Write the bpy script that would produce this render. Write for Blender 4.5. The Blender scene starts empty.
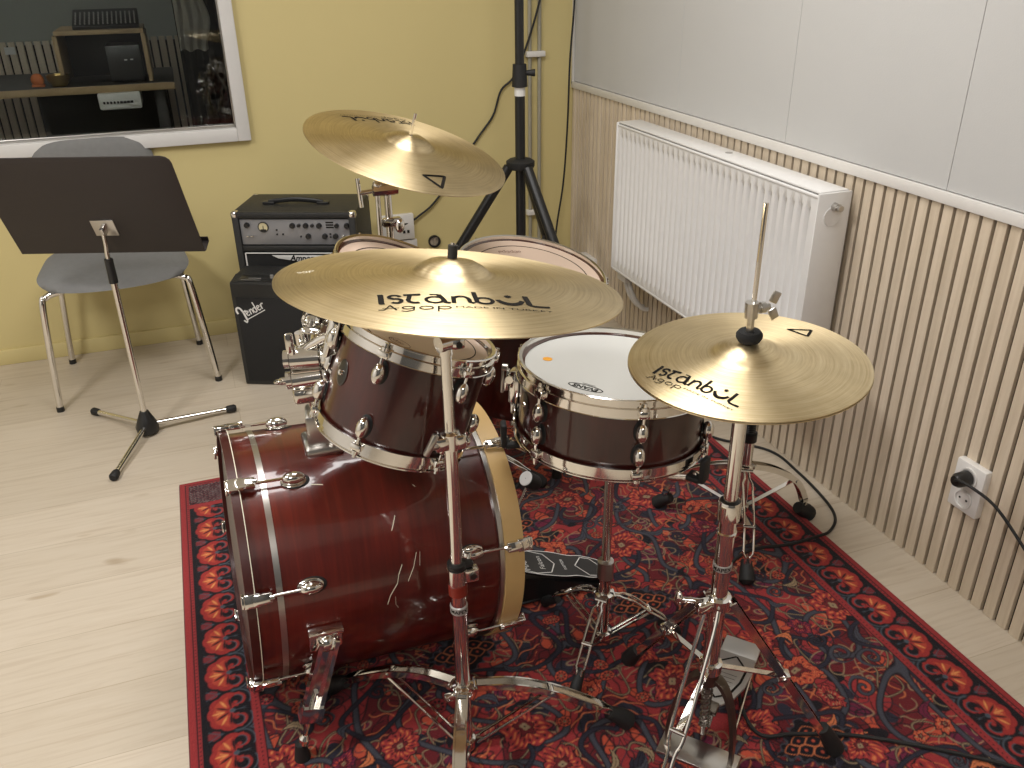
import bpy, bmesh, math, random
import numpy as np
from mathutils import Matrix, Vector
PI = math.pi
V = Vector
S = bpy.context.scene
COL = S.collection

# ------------------------------------------------------------------ camera
CAM = (8.58340709e+02, 0.464877483, -0.0144319777, 0.346138989)   # focal px, pitch, roll, yaw
f_, p_, ro_, ya_ = CAM
cy, sy = math.cos(ya_), math.sin(ya_)
fwd = V((sy*math.cos(p_), cy*math.cos(p_), -math.sin(p_)))
rt = V((cy, -sy, 0)); up = rt.cross(fwd)
R2 = rt*math.cos(ro_) + up*math.sin(ro_)
U2 = -rt*math.sin(ro_) + up*math.cos(ro_)
cam_d = bpy.data.cameras.new('camera'); cam = bpy.data.objects.new('camera', cam_d); COL.objects.link(cam)
cam_d.sensor_width = 36; cam_d.lens = f_/1024*36; cam_d.clip_start = .02
m = Matrix((R2, U2, -fwd)).transposed().to_4x4(); m.translation = V((0, 0, 1.40))
cam.matrix_world = m
S.camera = cam
CP = V((0, 0, 1.40))

# ------------------------------------------------------------------ world, lights, exposure
w = bpy.data.worlds.new('world'); S.world = w; w.use_nodes = True
w.node_tree.nodes['Background'].inputs[0].default_value = (1, .95, .88, 1)
w.node_tree.nodes['Background'].inputs[1].default_value = .15
S.view_settings.view_transform = 'Standard'; S.view_settings.look = 'None'
S.view_settings.gamma = 1; S.view_settings.use_curve_mapping = False
S.view_settings.exposure = 0.08
CEIL = 2.45
LAMPC = (1, .98, .965)
def area(name, x, y, z, sx, sy_, power, color=LAMPC, rot=(0, 0, 0)):
    d = bpy.data.lights.new(name, 'AREA'); d.shape = 'RECTANGLE'; d.size = sx; d.size_y = sy_
    d.energy = power; d.color = color
    o = bpy.data.objects.new(name, d); o.location = (x, y, z); o.rotation_euler = rot; COL.objects.link(o)
    return o
area('overhead_light', .62, 1.75, CEIL-.03, .80, .80, 25)
area('overhead_light', -1.25, 1.15, CEIL-.03, .45, .45, 38)
area('overhead_light', -.45, -.95, CEIL-.03, .60, .60, 30)  # added fill from behind the camera to lift the slatted wall
area('overhead_light', -.60, 2.75, CEIL-.03, .35, .35, 5)
area('control_room_fill', -.9, 4.6, 2.3, .4, .4, 2.0)  # added dim fill for the room beyond; no fitting is seen there

# ------------------------------------------------------------------ room dims
WX = 1.566      # right wall plane
WY = 3.515      # yellow wall plane
LX, BY = -2.3, -1.9
RUGT = .008

# ------------------------------------------------------------------ material helpers
def newmat(name):
    m = bpy.data.materials.new(name); m.use_nodes = True
    nt = m.node_tree; b = nt.nodes['Principled BSDF']
    return m, nt, b
def pbr(name, col, rough=.5, metal=0., coat=0., bump=None, var=None, spec=.5, **kw):
    m, nt, b = newmat(name)
    b.inputs['Base Color'].default_value = (*col, 1); b.inputs['Roughness'].default_value = rough
    b.inputs['Metallic'].default_value = metal; b.inputs['Coat Weight'].default_value = coat
    b.inputs['Specular IOR Level'].default_value = spec
    tc = nt.nodes.new('ShaderNodeTexCoord')
    # a touch of procedural variation in every material
    n = nt.nodes.new('ShaderNodeTexNoise'); sc, amt = var if var else (30, .04)
    n.inputs['Scale'].default_value = sc; n.inputs['Detail'].default_value = 3
    nt.links.new(tc.outputs['Object'], n.inputs['Vector'])
    mx = nt.nodes.new('ShaderNodeMix'); mx.data_type = 'RGBA'
    mx.inputs['A'].default_value = (*[c*(1-amt) for c in col], 1)
    mx.inputs['B'].default_value = (*[min(1, c*(1+amt)) for c in col], 1)
    nt.links.new(n.outputs['Fac'], mx.inputs['Factor']); nt.links.new(mx.outputs['Result'], b.inputs['Base Color'])
    if bump:
        n2 = nt.nodes.new('ShaderNodeTexNoise'); n2.inputs['Scale'].default_value = bump[0]
        nt.links.new(tc.outputs['Object'], n2.inputs['Vector'])
        bp = nt.nodes.new('ShaderNodeBump'); bp.inputs['Strength'].default_value = bump[1]; bp.inputs['Distance'].default_value = .002
        nt.links.new(n2.outputs['Fac'], bp.inputs['Height']); nt.links.new(bp.outputs['Normal'], b.inputs['Normal'])
    return m
def ramp(nt, fac, stops):
    r = nt.nodes.new('ShaderNodeValToRGB'); e = r.color_ramp.elements
    while len(e) < len(stops): e.new(.5)
    for i, (p, c) in enumerate(stops): e[i].position = p; e[i].color = (*c, 1)
    nt.links.new(fac, r.inputs[0]); return r.outputs[0]
def mapping(nt, scale, rot=(0, 0, 0), coord='Object'):
    tc = nt.nodes.new('ShaderNodeTexCoord'); mp = nt.nodes.new('ShaderNodeMapping')
    mp.inputs['Scale'].default_value = scale; mp.inputs['Rotation'].default_value = rot
    nt.links.new(tc.outputs[coord], mp.inputs[0]); return mp.outputs[0]
def noise(nt, vec, scale, detail=4, rough=.5, dist=0):
    n = nt.nodes.new('ShaderNodeTexNoise'); n.inputs['Scale'].default_value = scale
    n.inputs['Detail'].default_value = detail; n.inputs['Roughness'].default_value = rough; n.inputs['Distortion'].default_value = dist
    nt.links.new(vec, n.inputs['Vector']); return n.outputs['Fac']
def mixc(nt, a, b, fac, mode='MIX'):
    mx = nt.nodes.new('ShaderNodeMix'); mx.data_type = 'RGBA'; mx.blend_type = mode
    for s, v in (('A', a), ('B', b)):
        if isinstance(v, tuple): mx.inputs[s].default_value = (*v, 1)
        else: nt.links.new(v, mx.inputs[s])
    if isinstance(fac, (int, float)): mx.inputs['Factor'].default_value = fac
    else: nt.links.new(fac, mx.inputs['Factor'])
    return mx.outputs['Result']

def mat_shell(name='red_lacquered_wood', gs=(60, 60, 5), dk=1.):
    m, nt, b = newmat(name)
    v = mapping(nt, (1, 1, 1)); v2 = mapping(nt, gs)
    g = noise(nt, v2, 1.0, 5, .6, .4); big = noise(nt, v, 6, 2)
    c1 = ramp(nt, g, [(.3, (.080*dk, .006*dk, .003*dk)), (.55, (.12*dk, .010*dk, .005*dk)), (.75, (.17*dk, .018*dk, .008*dk))])
    c2 = ramp(nt, big, [(.3, (.45, .40, .40)), (.7, (1, 1, 1))])
    c = mixc(nt, c1, c2, 1.0, 'MULTIPLY')
    nt.links.new(c, b.inputs['Base Color']); b.inputs['Roughness'].default_value = .28
    b.inputs['Coat Weight'].default_value = .8; b.inputs['Coat Roughness'].default_value = .06
    return m
def mat_cymbal(name='hammered_bronze'):
    m, nt, b = newmat(name)
    tc = nt.nodes.new('ShaderNodeTexCoord'); sp = nt.nodes.new('ShaderNodeSeparateXYZ'); nt.links.new(tc.outputs['Object'], sp.inputs[0])
    cb = nt.nodes.new('ShaderNodeCombineXYZ'); nt.links.new(sp.outputs[0], cb.inputs[0]); nt.links.new(sp.outputs[1], cb.inputs[1])
    ln = nt.nodes.new('ShaderNodeVectorMath'); ln.operation = 'LENGTH'; nt.links.new(cb.outputs[0], ln.inputs[0])
    at = nt.nodes.new('ShaderNodeMath'); at.operation = 'ARCTAN2'; nt.links.new(sp.outputs[1], at.inputs[0]); nt.links.new(sp.outputs[0], at.inputs[1])
    pc = nt.nodes.new('ShaderNodeCombineXYZ')
    k = nt.nodes.new('ShaderNodeMath'); k.operation = 'MULTIPLY'; k.inputs[1].default_value = 300; nt.links.new(ln.outputs['Value'], k.inputs[0])
    nt.links.new(k.outputs[0], pc.inputs[0]); nt.links.new(at.outputs[0], pc.inputs[1])
    rings = noise(nt, pc.outputs[0], 1.0, 4, .7)
    blot = noise(nt, tc.outputs['Object'], 9, 4, .6)
    c1 = ramp(nt, rings, [(.25, (.64, .50, .28)), (.5, (.80, .66, .41)), (.78, (.92, .80, .56))])
    c2 = ramp(nt, blot, [(.3, (.78, .76, .72)), (.7, (1, 1, 1))])
    c = mixc(nt, c1, c2, 1.0, 'MULTIPLY'); nt.links.new(c, b.inputs['Base Color'])
    b.inputs['Metallic'].default_value = 1; b.inputs['Roughness'].default_value = .40
    b.inputs['Anisotropic'].default_value = .80; b.inputs['Anisotropic Rotation'].default_value = .25
    tg = nt.nodes.new('ShaderNodeTangent'); tg.direction_type = 'RADIAL'; tg.axis = 'Z'
    nt.links.new(tg.outputs[0], b.inputs['Tangent'])
    bp = nt.nodes.new('ShaderNodeBump'); bp.inputs['Strength'].default_value = .25; bp.inputs['Distance'].default_value = .0006
    nt.links.new(rings, bp.inputs['Height']); nt.links.new(bp.outputs[0], b.inputs['Normal'])
    return m
def mat_floor():
    m, nt, b = newmat('whitewashed_oak_planks')
    v = mapping(nt, (1, 1, 1))
    br = nt.nodes.new('ShaderNodeTexBrick'); nt.links.new(v, br.inputs['Vector'])
    br.inputs['Scale'].default_value = 1; br.inputs['Brick Width'].default_value = 2.2; br.inputs['Row Height'].default_value = .198
    br.inputs['Mortar Size'].default_value = .0012; br.inputs['Mortar Smooth'].default_value = .3; br.inputs['Bias'].default_value = 0
    br.offset = .37
    br.inputs['Color1'].default_value = (.53, .46, .365, 1); br.inputs['Color2'].default_value = (.60, .525, .425, 1)
    br.inputs['Mortar'].default_value = (.43, .36, .27, 1)
    g = noise(nt, mapping(nt, (1.2, 22, 22)), 3.0, 6, .65, .6)
    c2 = ramp(nt, g, [(.3, (.84, .80, .76)), (.5, (.96, .95, .93)), (.7, (1, 1, 1))])
    c = mixc(nt, br.outputs['Color'], c2, 1.0, 'MULTIPLY')
    kn = noise(nt, mapping(nt, (3, 9, 9)), 1.6, 2, .4)
    c3 = ramp(nt, kn, [(.22, (.72, .66, .58)), (.30, (1, 1, 1))])
    c = mixc(nt, c, c3, 1.0, 'MULTIPLY')
    nt.links.new(c, b.inputs['Base Color']); b.inputs['Roughness'].default_value = .42
    bp = nt.nodes.new('ShaderNodeBump'); bp.inputs['Strength'].default_value = .15; bp.inputs['Distance'].default_value = .001
    nt.links.new(g, bp.inputs['Height']); nt.links.new(bp.outputs[0], b.inputs['Normal'])
    return m
def mat_slat():
    m, nt, b = newmat('pale_oak_veneer')
    g = noise(nt, mapping(nt, (40, 40, 2.5)), 2.0, 6, .6, .3)
    c1 = ramp(nt, g, [(.3, (.62, .515, .385)), (.5, (.68, .575, .44)), (.72, (.73, .63, .495))])
    br = noise(nt, mapping(nt, (.01, 28, .01)), 1.0, 0)
    c2 = ramp(nt, br, [(.3, (.86, .85, .83)), (.7, (1.0, 1.0, 1.0))])
    c = mixc(nt, c1, c2, 1.0, 'MULTIPLY')
    nt.links.new(c, b.inputs['Base Color']); b.inputs['Roughness'].default_value = .55
    return m
def mat_glass():
    m, nt, b = newmat('window_glass')
    b.inputs['Base Color'].default_value = (.9, .95, .93, 1); b.inputs['Roughness'].default_value = 0
    b.inputs['Transmission Weight'].default_value = 1; b.inputs['IOR'].default_value = 1.5
    return m

M = {}
M['shell'] = mat_shell(dk=.48); M['shellbd'] = mat_shell('red_lacquered_wood_wrapped_grain', (4, 4, 70)); M['cymbal'] = mat_cymbal(); M['floor'] = mat_floor(); M['slat'] = mat_slat(); M['glass'] = mat_glass()
M['chrome'] = pbr('polished_chrome', (.78, .76, .72), .09, 1)
M['steel'] = pbr('brushed_steel', (.55, .53, .50), .28, 1)
M['darksteel'] = pbr('dark_cast_metal', (.20, .18, .155), .35, 1)
M['black'] = pbr('black_plastic', (.012, .012, .012), .35)
M['rubber'] = pbr('black_rubber', (.010, .010, .010), .65)
M['felt'] = pbr('black_felt', (.012, .012, .012), .95)
M['tolex'] = pbr('black_vinyl_covering', (.017, .017, .016), .5, bump=(900, .5))
M['grille'] = pbr('black_grille_cloth', (.010, .010, .010), .8, bump=(700, .8))
M['panel'] = pbr('silver_grey_panel', (.30, .30, .31), .42, .5)
M['head'] = pbr('coated_white_drumhead', (.54, .54, .51), .6, bump=(500, .15), var=(4, .04))
M['clear'] = pbr('clear_drumhead', (.60, .46, .36), .30, var=(6, .1))
M['yellow'] = pbr('ochre_yellow_paint', (.61, .51, .235), .6, var=(2, .02), bump=(250, .06))
M['darkwall'] = pbr('dark_grey_wall', (.10, .10, .10), .9)
M['grey'] = pbr('grey_wall_felt_panel', (.52, .52, .51), .8, bump=(300, .15), var=(5, .02))
M['white'] = pbr('white_paint', (.72, .70, .665), .35)
M['radwhite'] = pbr('white_radiator_enamel', (.78, .77, .75), .3)
M['frame'] = pbr('white_window_paint', (.66, .645, .62), .4)
M['gap'] = pbr('dark_felt_backing', (.014, .009, .006), .9)
M['ceil'] = pbr('white_ceiling', (.84, .83, .80), .9)
M['maple'] = pbr('bare_maple_hoop', (.56, .37, .15), .4, coat=.3, var=(14, .12))
M['redhoop'] = pbr('dark_red_hoop', (.045, .006, .004), .35, coat=.3)
M['deskblack'] = pbr('dark_brown_black_steel', (.024, .018, .017), .45)
M['fabric'] = pbr('grey_wool_upholstery', (.19, .19, .185), .9, bump=(600, .6), var=(60, .1))
M['ink'] = pbr('black_ink', (.010, .008, .006), .8, spec=.15)
M['paleink'] = pbr('pale_ink', (.75, .70, .55), .5)
M['redink'] = pbr('dark_red_ink', (.13, .03, .02), .5)
M['orange'] = pbr('orange_sticker', (.80, .36, .03), .5)
M['cream'] = pbr('cream_dial', (.62, .55, .33), .4)
M['whiteprint'] = pbr('white_print', (.72, .71, .68), .5)
M['greyband'] = pbr('grey_plastic_band', (.42, .41, .39), .35, .4)
M['redring'] = pbr('red_plastic_ring', (.20, .022, .012), .35)
M['badge'] = pbr('gunmetal_badge', (.09, .085, .08), .3, .9)
M['wood'] = pbr('desk_wood_edge', (.42, .29, .15), .5, var=(20, .15))
M['desktop'] = pbr('dark_desktop', (.07, .065, .06), .5)
M['cloth'] = pbr('pale_linen', (.45, .42, .36), .9)
M['darkcloth'] = pbr('dark_brown_curtain', (.050, .044, .034), .9)
M['gold'] = pbr('gold_metal', (.55, .38, .14), .3, .9)
M['orangeplastic'] = pbr('orange_plastic', (.6, .16, .04), .5)
M['controlwall'] = pbr('control_room_grey_wall', (.34, .35, .31), .8)
M['silverpedal'] = pbr('silver_pedal_plate', (.50, .49, .47), .35, .7)
M['conduit'] = pbr('grey_conduit', (.36, .34, .27), .4, .2)

# ------------------------------------------------------------------ mesh helpers
def frame_m(o, z, xh=(1, 0, 0)):
    z = V(z).normalized(); x = V(xh); x = x - z*x.dot(z)
    if x.length < 1e-5: x = V((0, 1, 0)) - z*z.y
    x.normalize(); y = z.cross(x)
    m = Matrix((x, y, z)).transposed().to_4x4(); m.translation = V(o); return m
class MB:
    def __init__(s): s.bm = bmesh.new()
    def _in(s, t, mat):
        vs = [s.bm.verts.new(mat @ v.co) for v in t.verts]
        t.verts.index_update()
        for fc in t.faces:
            try: s.bm.faces.new([vs[v.index] for v in fc.verts])
            except ValueError: pass
        t.free(); return s
    def box(s, c, d, mat=None, bev=0., seg=2):
        t = bmesh.new(); bmesh.ops.create_cube(t, size=1)
        for v in t.verts: v.co = V((v.co.x*d[0]+c[0], v.co.y*d[1]+c[1], v.co.z*d[2]+c[2]))
        if bev > 0: bmesh.ops.bevel(t, geom=list(t.edges), offset=min(bev, min(d)*.49), segments=seg, profile=.5, affect='EDGES')
        return s._in(t, mat or Matrix())
    def prism(s, poly, h, mat=None, bev=0.):
        t = bmesh.new(); a = [t.verts.new((x, y, 0)) for x, y in poly]; b = [t.verts.new((x, y, h)) for x, y in poly]
        t.faces.new(a[::-1]); t.faces.new(b); n = len(a)
        for i in range(n): t.faces.new((a[i], a[(i+1) % n], b[(i+1) % n], b[i]))
        if bev > 0: bmesh.ops.bevel(t, geom=list(t.edges), offset=bev, segments=2, profile=.5, affect='EDGES')
        bmesh.ops.recalc_face_normals(t, faces=t.faces)
        return s._in(t, mat or Matrix())
    def tube(s, pts, r, seg=12, closed=False, cap=True, sx=1.):
        pts = [V(p) for p in pts]; n = len(pts)
        rs = r if isinstance(r, (list, tuple)) else [r]*n
        tang = []
        for i in range(n):
            if closed: d = pts[(i+1) % n]-pts[i-1]
            else: d = pts[min(i+1, n-1)]-pts[max(i-1, 0)]
            tang.append(d.normalized())
        h = V((0, 0, 1)) if abs(tang[0].z) < .9 else V((1, 0, 0))
        nrm = (h - tang[0]*h.dot(tang[0])).normalized(); rings = []
        for i in range(n):
            nrm = (nrm - tang[i]*nrm.dot(tang[i])); nrm.normalize(); b = tang[i].cross(nrm)
            rings.append([s.bm.verts.new(pts[i]+(nrm*math.cos(2*PI*k/seg)*sx+b*math.sin(2*PI*k/seg))*rs[i]) for k in range(seg)])
        for i in range(n if closed else n-1):
            A, B = rings[i], rings[(i+1) % n]
            for k in range(seg): s.bm.faces.new((A[k], A[(k+1) % seg], B[(k+1) % seg], B[k]))
        if cap and not closed: s.bm.faces.new(rings[0][::-1]); s.bm.faces.new(rings[-1])
        return s
    def cyl(s, a, b, r, r2=None, seg=20): return s.tube([a, b], [r, r if r2 is None else r2], seg)
    def lathe(s, prof, mat=None, seg=64, closed=False):
        mat = mat or Matrix(); rings = []
        for (r, z) in prof:
            if r < 1e-6: rings.append([s.bm.verts.new(mat @ V((0, 0, z)))])
            else: rings.append([s.bm.verts.new(mat @ V((r*math.cos(2*PI*k/seg), r*math.sin(2*PI*k/seg), z))) for k in range(seg)])
        n = len(prof)
        for i in range(n if closed else n-1):
            A, B = rings[i], rings[(i+1) % n]
            for k in range(seg):
                k2 = (k+1) % seg
                if len(A) == 1 and len(B) == 1: continue
                if len(A) == 1: s.bm.faces.new((A[0], B[k2], B[k]))
                elif len(B) == 1: s.bm.faces.new((A[k], A[k2], B[0]))
                else: s.bm.faces.new((A[k], A[k2], B[k2], B[k]))
        return s
    def ball(s, c, r, scale=(1, 1, 1), mat=None, u=20, v=12):
        t = bmesh.new(); bmesh.ops.create_uvsphere(t, u_segments=u, v_segments=v, radius=r)
        for q in t.verts: q.co = V((q.co.x*scale[0]+c[0], q.co.y*scale[1]+c[1], q.co.z*scale[2]+c[2]))
        return s._in(t, mat or Matrix())
    def strip(s, pts, w, t, side):
        """flat bar swept along pts; side = direction of its width"""
        side = V(side).normalized(); pts = [V(p) for p in pts]; rings = []; n = len(pts)
        for i in range(n):
            d = (pts[min(i+1, n-1)]-pts[max(i-1, 0)]).normalized(); sd = (side-d*side.dot(d)).normalized(); nn = d.cross(sd)
            rings.append([s.bm.verts.new(pts[i]+sd*a*w/2+nn*b*t/2) for a, b in ((-1, -1), (1, -1), (1, 1), (-1, 1))])
        for i in range(n-1):
            A, B = rings[i], rings[i+1]
            for k in range(4): s.bm.faces.new((A[k], A[(k+1) % 4], B[(k+1) % 4], B[k]))
        s.bm.faces.new(rings[0][::-1]); s.bm.faces.new(rings[-1]); return s
def obj(name, mb, mat, parent=None, world=False, ang=35, inv=None):
    me = bpy.data.meshes.new(name); bmesh.ops.recalc_face_normals(mb.bm, faces=mb.bm.faces)
    if world and parent is not None:
        mb.bm.transform(parent['_inv'] if False else INV[parent.name])
    mb.bm.to_mesh(me); mb.bm.free()
    me.polygons.foreach_set('use_smooth', [True]*len(me.polygons))
    me.set_sharp_from_angle(angle=math.radians(ang))
    me.materials.append(M[mat] if isinstance(mat, str) else mat)
    o = bpy.data.objects.new(name, me); COL.objects.link(o)
    if parent is not None: o.parent = parent
    return o
INV = {}
def thing(name, label, cat, loc=(0, 0, 0), mat=None, group=None):
    o = bpy.data.objects.new(name, None); COL.objects.link(o)
    mw = mat if mat is not None else Matrix.Translation(V(loc))
    o.matrix_world = mw; o['label'] = label; o['category'] = cat; o.empty_display_size = .05
    if group: o['group'] = group
    INV[o.name] = mw.inverted(); return o
def tag(o, label, cat, group=None):
    o['label'] = label; o['category'] = cat
    if group: o['group'] = group
    return o
def struct(name, mb, mat, **k):
    o = obj(name, mb, mat, **k); o['kind'] = 'structure'; return o
def inst(o, mat, parent):
    c = o.copy(); COL.objects.link(c); c.parent = parent; c.matrix_local = mat
    for g in o.children:
        d = g.copy(); COL.objects.link(d); d.parent = c
    return c
def smooth(pts, n=8, closed=False):
    P = [V(p) for p in pts]; out = []; N = len(P)
    rng = range(N if closed else N-1)
    for i in rng:
        if closed: a, b, c, d = P[i-1], P[i], P[(i+1) % N], P[(i+2) % N]
        else: a, b, c, d = P[max(i-1, 0)], P[i], P[i+1], P[min(i+2, N-1)]
        for k in range(n):
            t = k/n
            out.append(.5*((2*b)+(c-a)*t+(2*a-5*b+4*c-d)*t*t+(-a+3*b-3*c+d)*t**3))
    if not closed: out.append(P[-1])
    return out

# ------------------------------------------------------------------ lettering
def arc(cx, cy_, r, a0, a1, n=14, ry=None):
    ry = ry or r
    return [(cx+r*math.cos(math.radians(a0+(a1-a0)*i/n)), cy_+ry*math.sin(math.radians(a0+(a1-a0)*i/n))) for i in range(n+1)]
# uncial style glyphs drawn as pen strokes: (advance, strokes[(points, width)])
GL = {
 'i': (.34, [([(.14, 0), (.14, .86)], .15), ([(.02, .86), (.22, .86)], .08), ([(.06, 0), (.26, 0)], .07)]),
 's': (.62, [(arc(.30, .60, .2, 10, 200, 10, .19)+arc(.34, .25, .2, 110, -140, 12, .2), .11)]),
 't': (.72, [([(.02, .80), (.66, .86)], .13), (arc(.42, .30, .26, 165, 300, 10, .27), .12), ([(.18, .36), (.26, .8)], .12)]),
 'a': (1.0, [(arc(.42, .32, .32, 0, 360, 22, .30), .10), ([(.60, .86), (.72, .45), (.80, .06), (.98, .02)], .14), ([(.28, .86), (.62, .86)], .07)]),
 'n': (.86, [([(.10, 0), (.14, .70)], .12), (arc(.42, .36, .29, 160, 0, 12, .34)+[(.71, .12), (.86, .02)], .12)]),
 'b': (.86, [([(.12, .1), (.12, 1.2)], .13), (arc(.42, .32, .31, 175, -180, 22, .30), .11)]),
 'C': (1.1, [(arc(.55, .56, .52, 188, 352, 20, .54), .07), (arc(.55, .66, .45, 200, 340, 16, .48), .06), (arc(.55, .60, .49, 192, 348, 18, .52), .08), (arc(.55, .58, .50, 200, 340, 18, .54), .09)]),
 '*': (0, [([(-.65, .80), (-.45, .98)], .055), ([(-.45, .80), (-.65, .98)], .055), ([(-.55, .75), (-.55, 1.04)], .05), ([(-.70, .91), (-.40, .91)], .05)]),
 'L': (.9, [([(.14, 1.05), (.16, .14)], .15), (arc(.42, .22, .27, 190, 270, 6, .18)+[(.6, .04), (.92, .08)], .11)]),
 'A': (.9, [([(.0, .1), (.25, .05), (.45, .95)], .09), ([(.45, .95), (.75, .0)], .13), ([(.15, .35), (.85, .4)], .07)]),
 'g': (.72, [(arc(.32, .42, .24, 0, 360, 16, .26), .10), ([(.58, .6), (.56, -.1), (.3, -.3), (.05, -.2)], .10)]),
 'o': (.75, [(arc(.36, .36, .28, 0, 360, 16, .30), .11)]),
 'p': (.75, [([(.12, -.35), (.12, .7)], .12), (arc(.38, .38, .26, 170, -170, 16, .27), .10)]),
 ' ': (.4, []),
}
def ribbon(bm, pts, w, mapf, closed=False):
    P = []
    for a, b in zip(pts[:-1], pts[1:]):
        n = max(1, int(math.hypot(b[0]-a[0], b[1]-a[1])/.004))
        P += [(a[0]+(b[0]-a[0])*k/n, a[1]+(b[1]-a[1])*k/n) for k in range(n)]
    P.append(pts[-1]); prev = None
    for i, p in enumerate(P):
        a = P[max(i-1, 0)]; b = P[min(i+1, len(P)-1)]; dx, dy = b[0]-a[0], b[1]-a[1]; l = math.hypot(dx, dy) or 1
        nx, ny = -dy/l*w/2, dx/l*w/2
        c = (bm.verts.new(mapf(p[0]+nx, p[1]+ny)), bm.verts.new(mapf(p[0]-nx, p[1]-ny)))
        if prev: bm.faces.new((prev[0], prev[1], c[1], c[0]))
        prev = c
def write(mb, text, h, mapf, width=None, x0=0, y0=0, slant=0, wscale=1.):
    tot = sum(GL[c][0] for c in text); sx = h if width is None else width/tot; x = 0
    for c in text:
        adv, st = GL[c]
        for pts, w in st:
            ribbon(mb.bm, [(x0+(x+px)*sx+slant*py*h, y0+py*h) for px, py in pts], w*h*wscale, mapf)
        x += adv
    return mb
def font_text(text, size, mapf, mb, shear=0., bold=0.):
    """built-in font outline, mapped point by point onto a surface; centred"""
    cu = bpy.data.curves.new('lettering', 'FONT'); cu.body = text; cu.size = size; cu.align_x = 'CENTER'; cu.align_y = 'CENTER'; cu.shear = shear; cu.offset = bold
    o = bpy.data.objects.new('lettering', cu); COL.objects.link(o)
    dg = bpy.context.evaluated_depsgraph_get(); me = o.evaluated_get(dg).to_mesh()
    vs = [mb.bm.verts.new(mapf(v.co.x, v.co.y)) for v in me.vertices]
    for p in me.polygons:
        try: mb.bm.faces.new([vs[i] for i in p.vertices])
        except ValueError: pass
    o.evaluated_get(dg).to_mesh_clear(); bpy.data.objects.remove(o); bpy.data.curves.remove(cu)
    return mb

# ================================================================== ROOM
struct('floor', MB().box((-.35, 1.6, -.05), (5.2, 8.0, .1)), 'floor')
struct('ceiling', MB().box(((LX+WX)/2, (BY+WY)/2, CEIL+.05), (WX-LX+.4, WY-BY+.4, .1)), 'ceil')
# yellow wall with window opening
wx0, wx1, wz0, wz1 = -1.55, .215, .775, 1.95
mb = MB()
T = .16
mb.box(((LX+wx0)/2-.1, WY+T/2, CEIL/2), (wx0-LX+.2, T, CEIL)); mb.box(((wx1+WX)/2+.1, WY+T/2, CEIL/2), (WX-wx1+.2, T, CEIL))
mb.box(((wx0+wx1)/2, WY+T/2, wz0/2), (wx1-wx0, T, wz0)); mb.box(((wx0+wx1)/2, WY+T/2, (wz1+CEIL)/2), (wx1-wx0, T, CEIL-wz1))
struct('wall_back', mb, 'yellow')
struct('baseboard_back', MB().box(((LX+WX)/2, WY-.006, .03), (WX-LX, .012, .06), bev=.002), 'yellow')
struct('wall_left', MB().box((LX-.05, (BY+WY)/2, CEIL/2), (.1, WY-BY+.2, CEIL)), 'white')
struct('wall_front', MB().box(((LX+WX)/2, BY-.05, CEIL/2), (WX-LX+.2, .1, CEIL)), 'darkwall')
# right wall: grey panels above, oak slats below
struct('wall_right', MB().box((WX+.061, (BY+WY)/2, CEIL/2), (.11, WY-BY+.2, CEIL)), 'gap')
mb = MB(); seams = [3.515, 2.642, 2.045, 1.456, .867, .28, -.31, -.9, -1.9]
for a, b in zip(seams[:-1], seams[1:]):
    mb.box((WX+.008, (a+b)/2, (.915+CEIL)/2), (.024, a-b-.0013, CEIL-.915), bev=.0006, seg=1)
struct('trim_1', mb, 'grey')
struct('trim_2', MB().box((WX+.001, (BY+WY)/2, .900), (.026, WY-BY, .026), bev=.0006), 'white')
struct('trim_3', MB().box((WX-.001, WY-.006, (CEIL+.9)/2), (.022, .012, CEIL-.9), bev=.002), 'white')
mb = MB(); pitch = .0361; y = WY-.004; rnd = random.Random(3)
while y > BY+.05:
    mb.box((WX+.001, y-.0142, .4435), (.012, .0270, .887), bev=.0008, seg=1); y -= pitch
struct('trim_4', mb, 'slat')

# window to the control room
fw = .048
mb = MB()
for c, d in (((wx1-fw/2, WY-.004, (wz0+wz1)/2), (fw, .05, wz1-wz0)), ((wx0+fw/2, WY-.004, (wz0+wz1)/2), (fw, .05, wz1-wz0)),
             (((wx0+wx1)/2, WY-.004, wz0+fw/2), (wx1-wx0-2*fw, .05, fw)), (((wx0+wx1)/2, WY-.004, wz1-fw/2), (wx1-wx0-2*fw, .05, fw))):
    mb.box(c, d, bev=.003)
win = struct('window_1', mb, 'frame')
mb = MB()
mb.box(((wx0+wx1)/2, WY+.012, wz0+fw+.0055), (wx1-wx0-2*fw, .018, .011), bev=.002)
mb.box((wx1-fw-.0025, WY+.012, (wz0+wz1)/2), (.005, .018, wz1-wz0-2*fw), bev=.001)
obj('glazing_bead', mb, 'steel', win)
obj('pane', MB().box(((wx0+wx1)/2, WY+.026, (wz0+wz1)/2), (wx1-wx0-2*fw+.01, .006, wz1-wz0-2*fw+.01)), 'glass', win)

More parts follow.
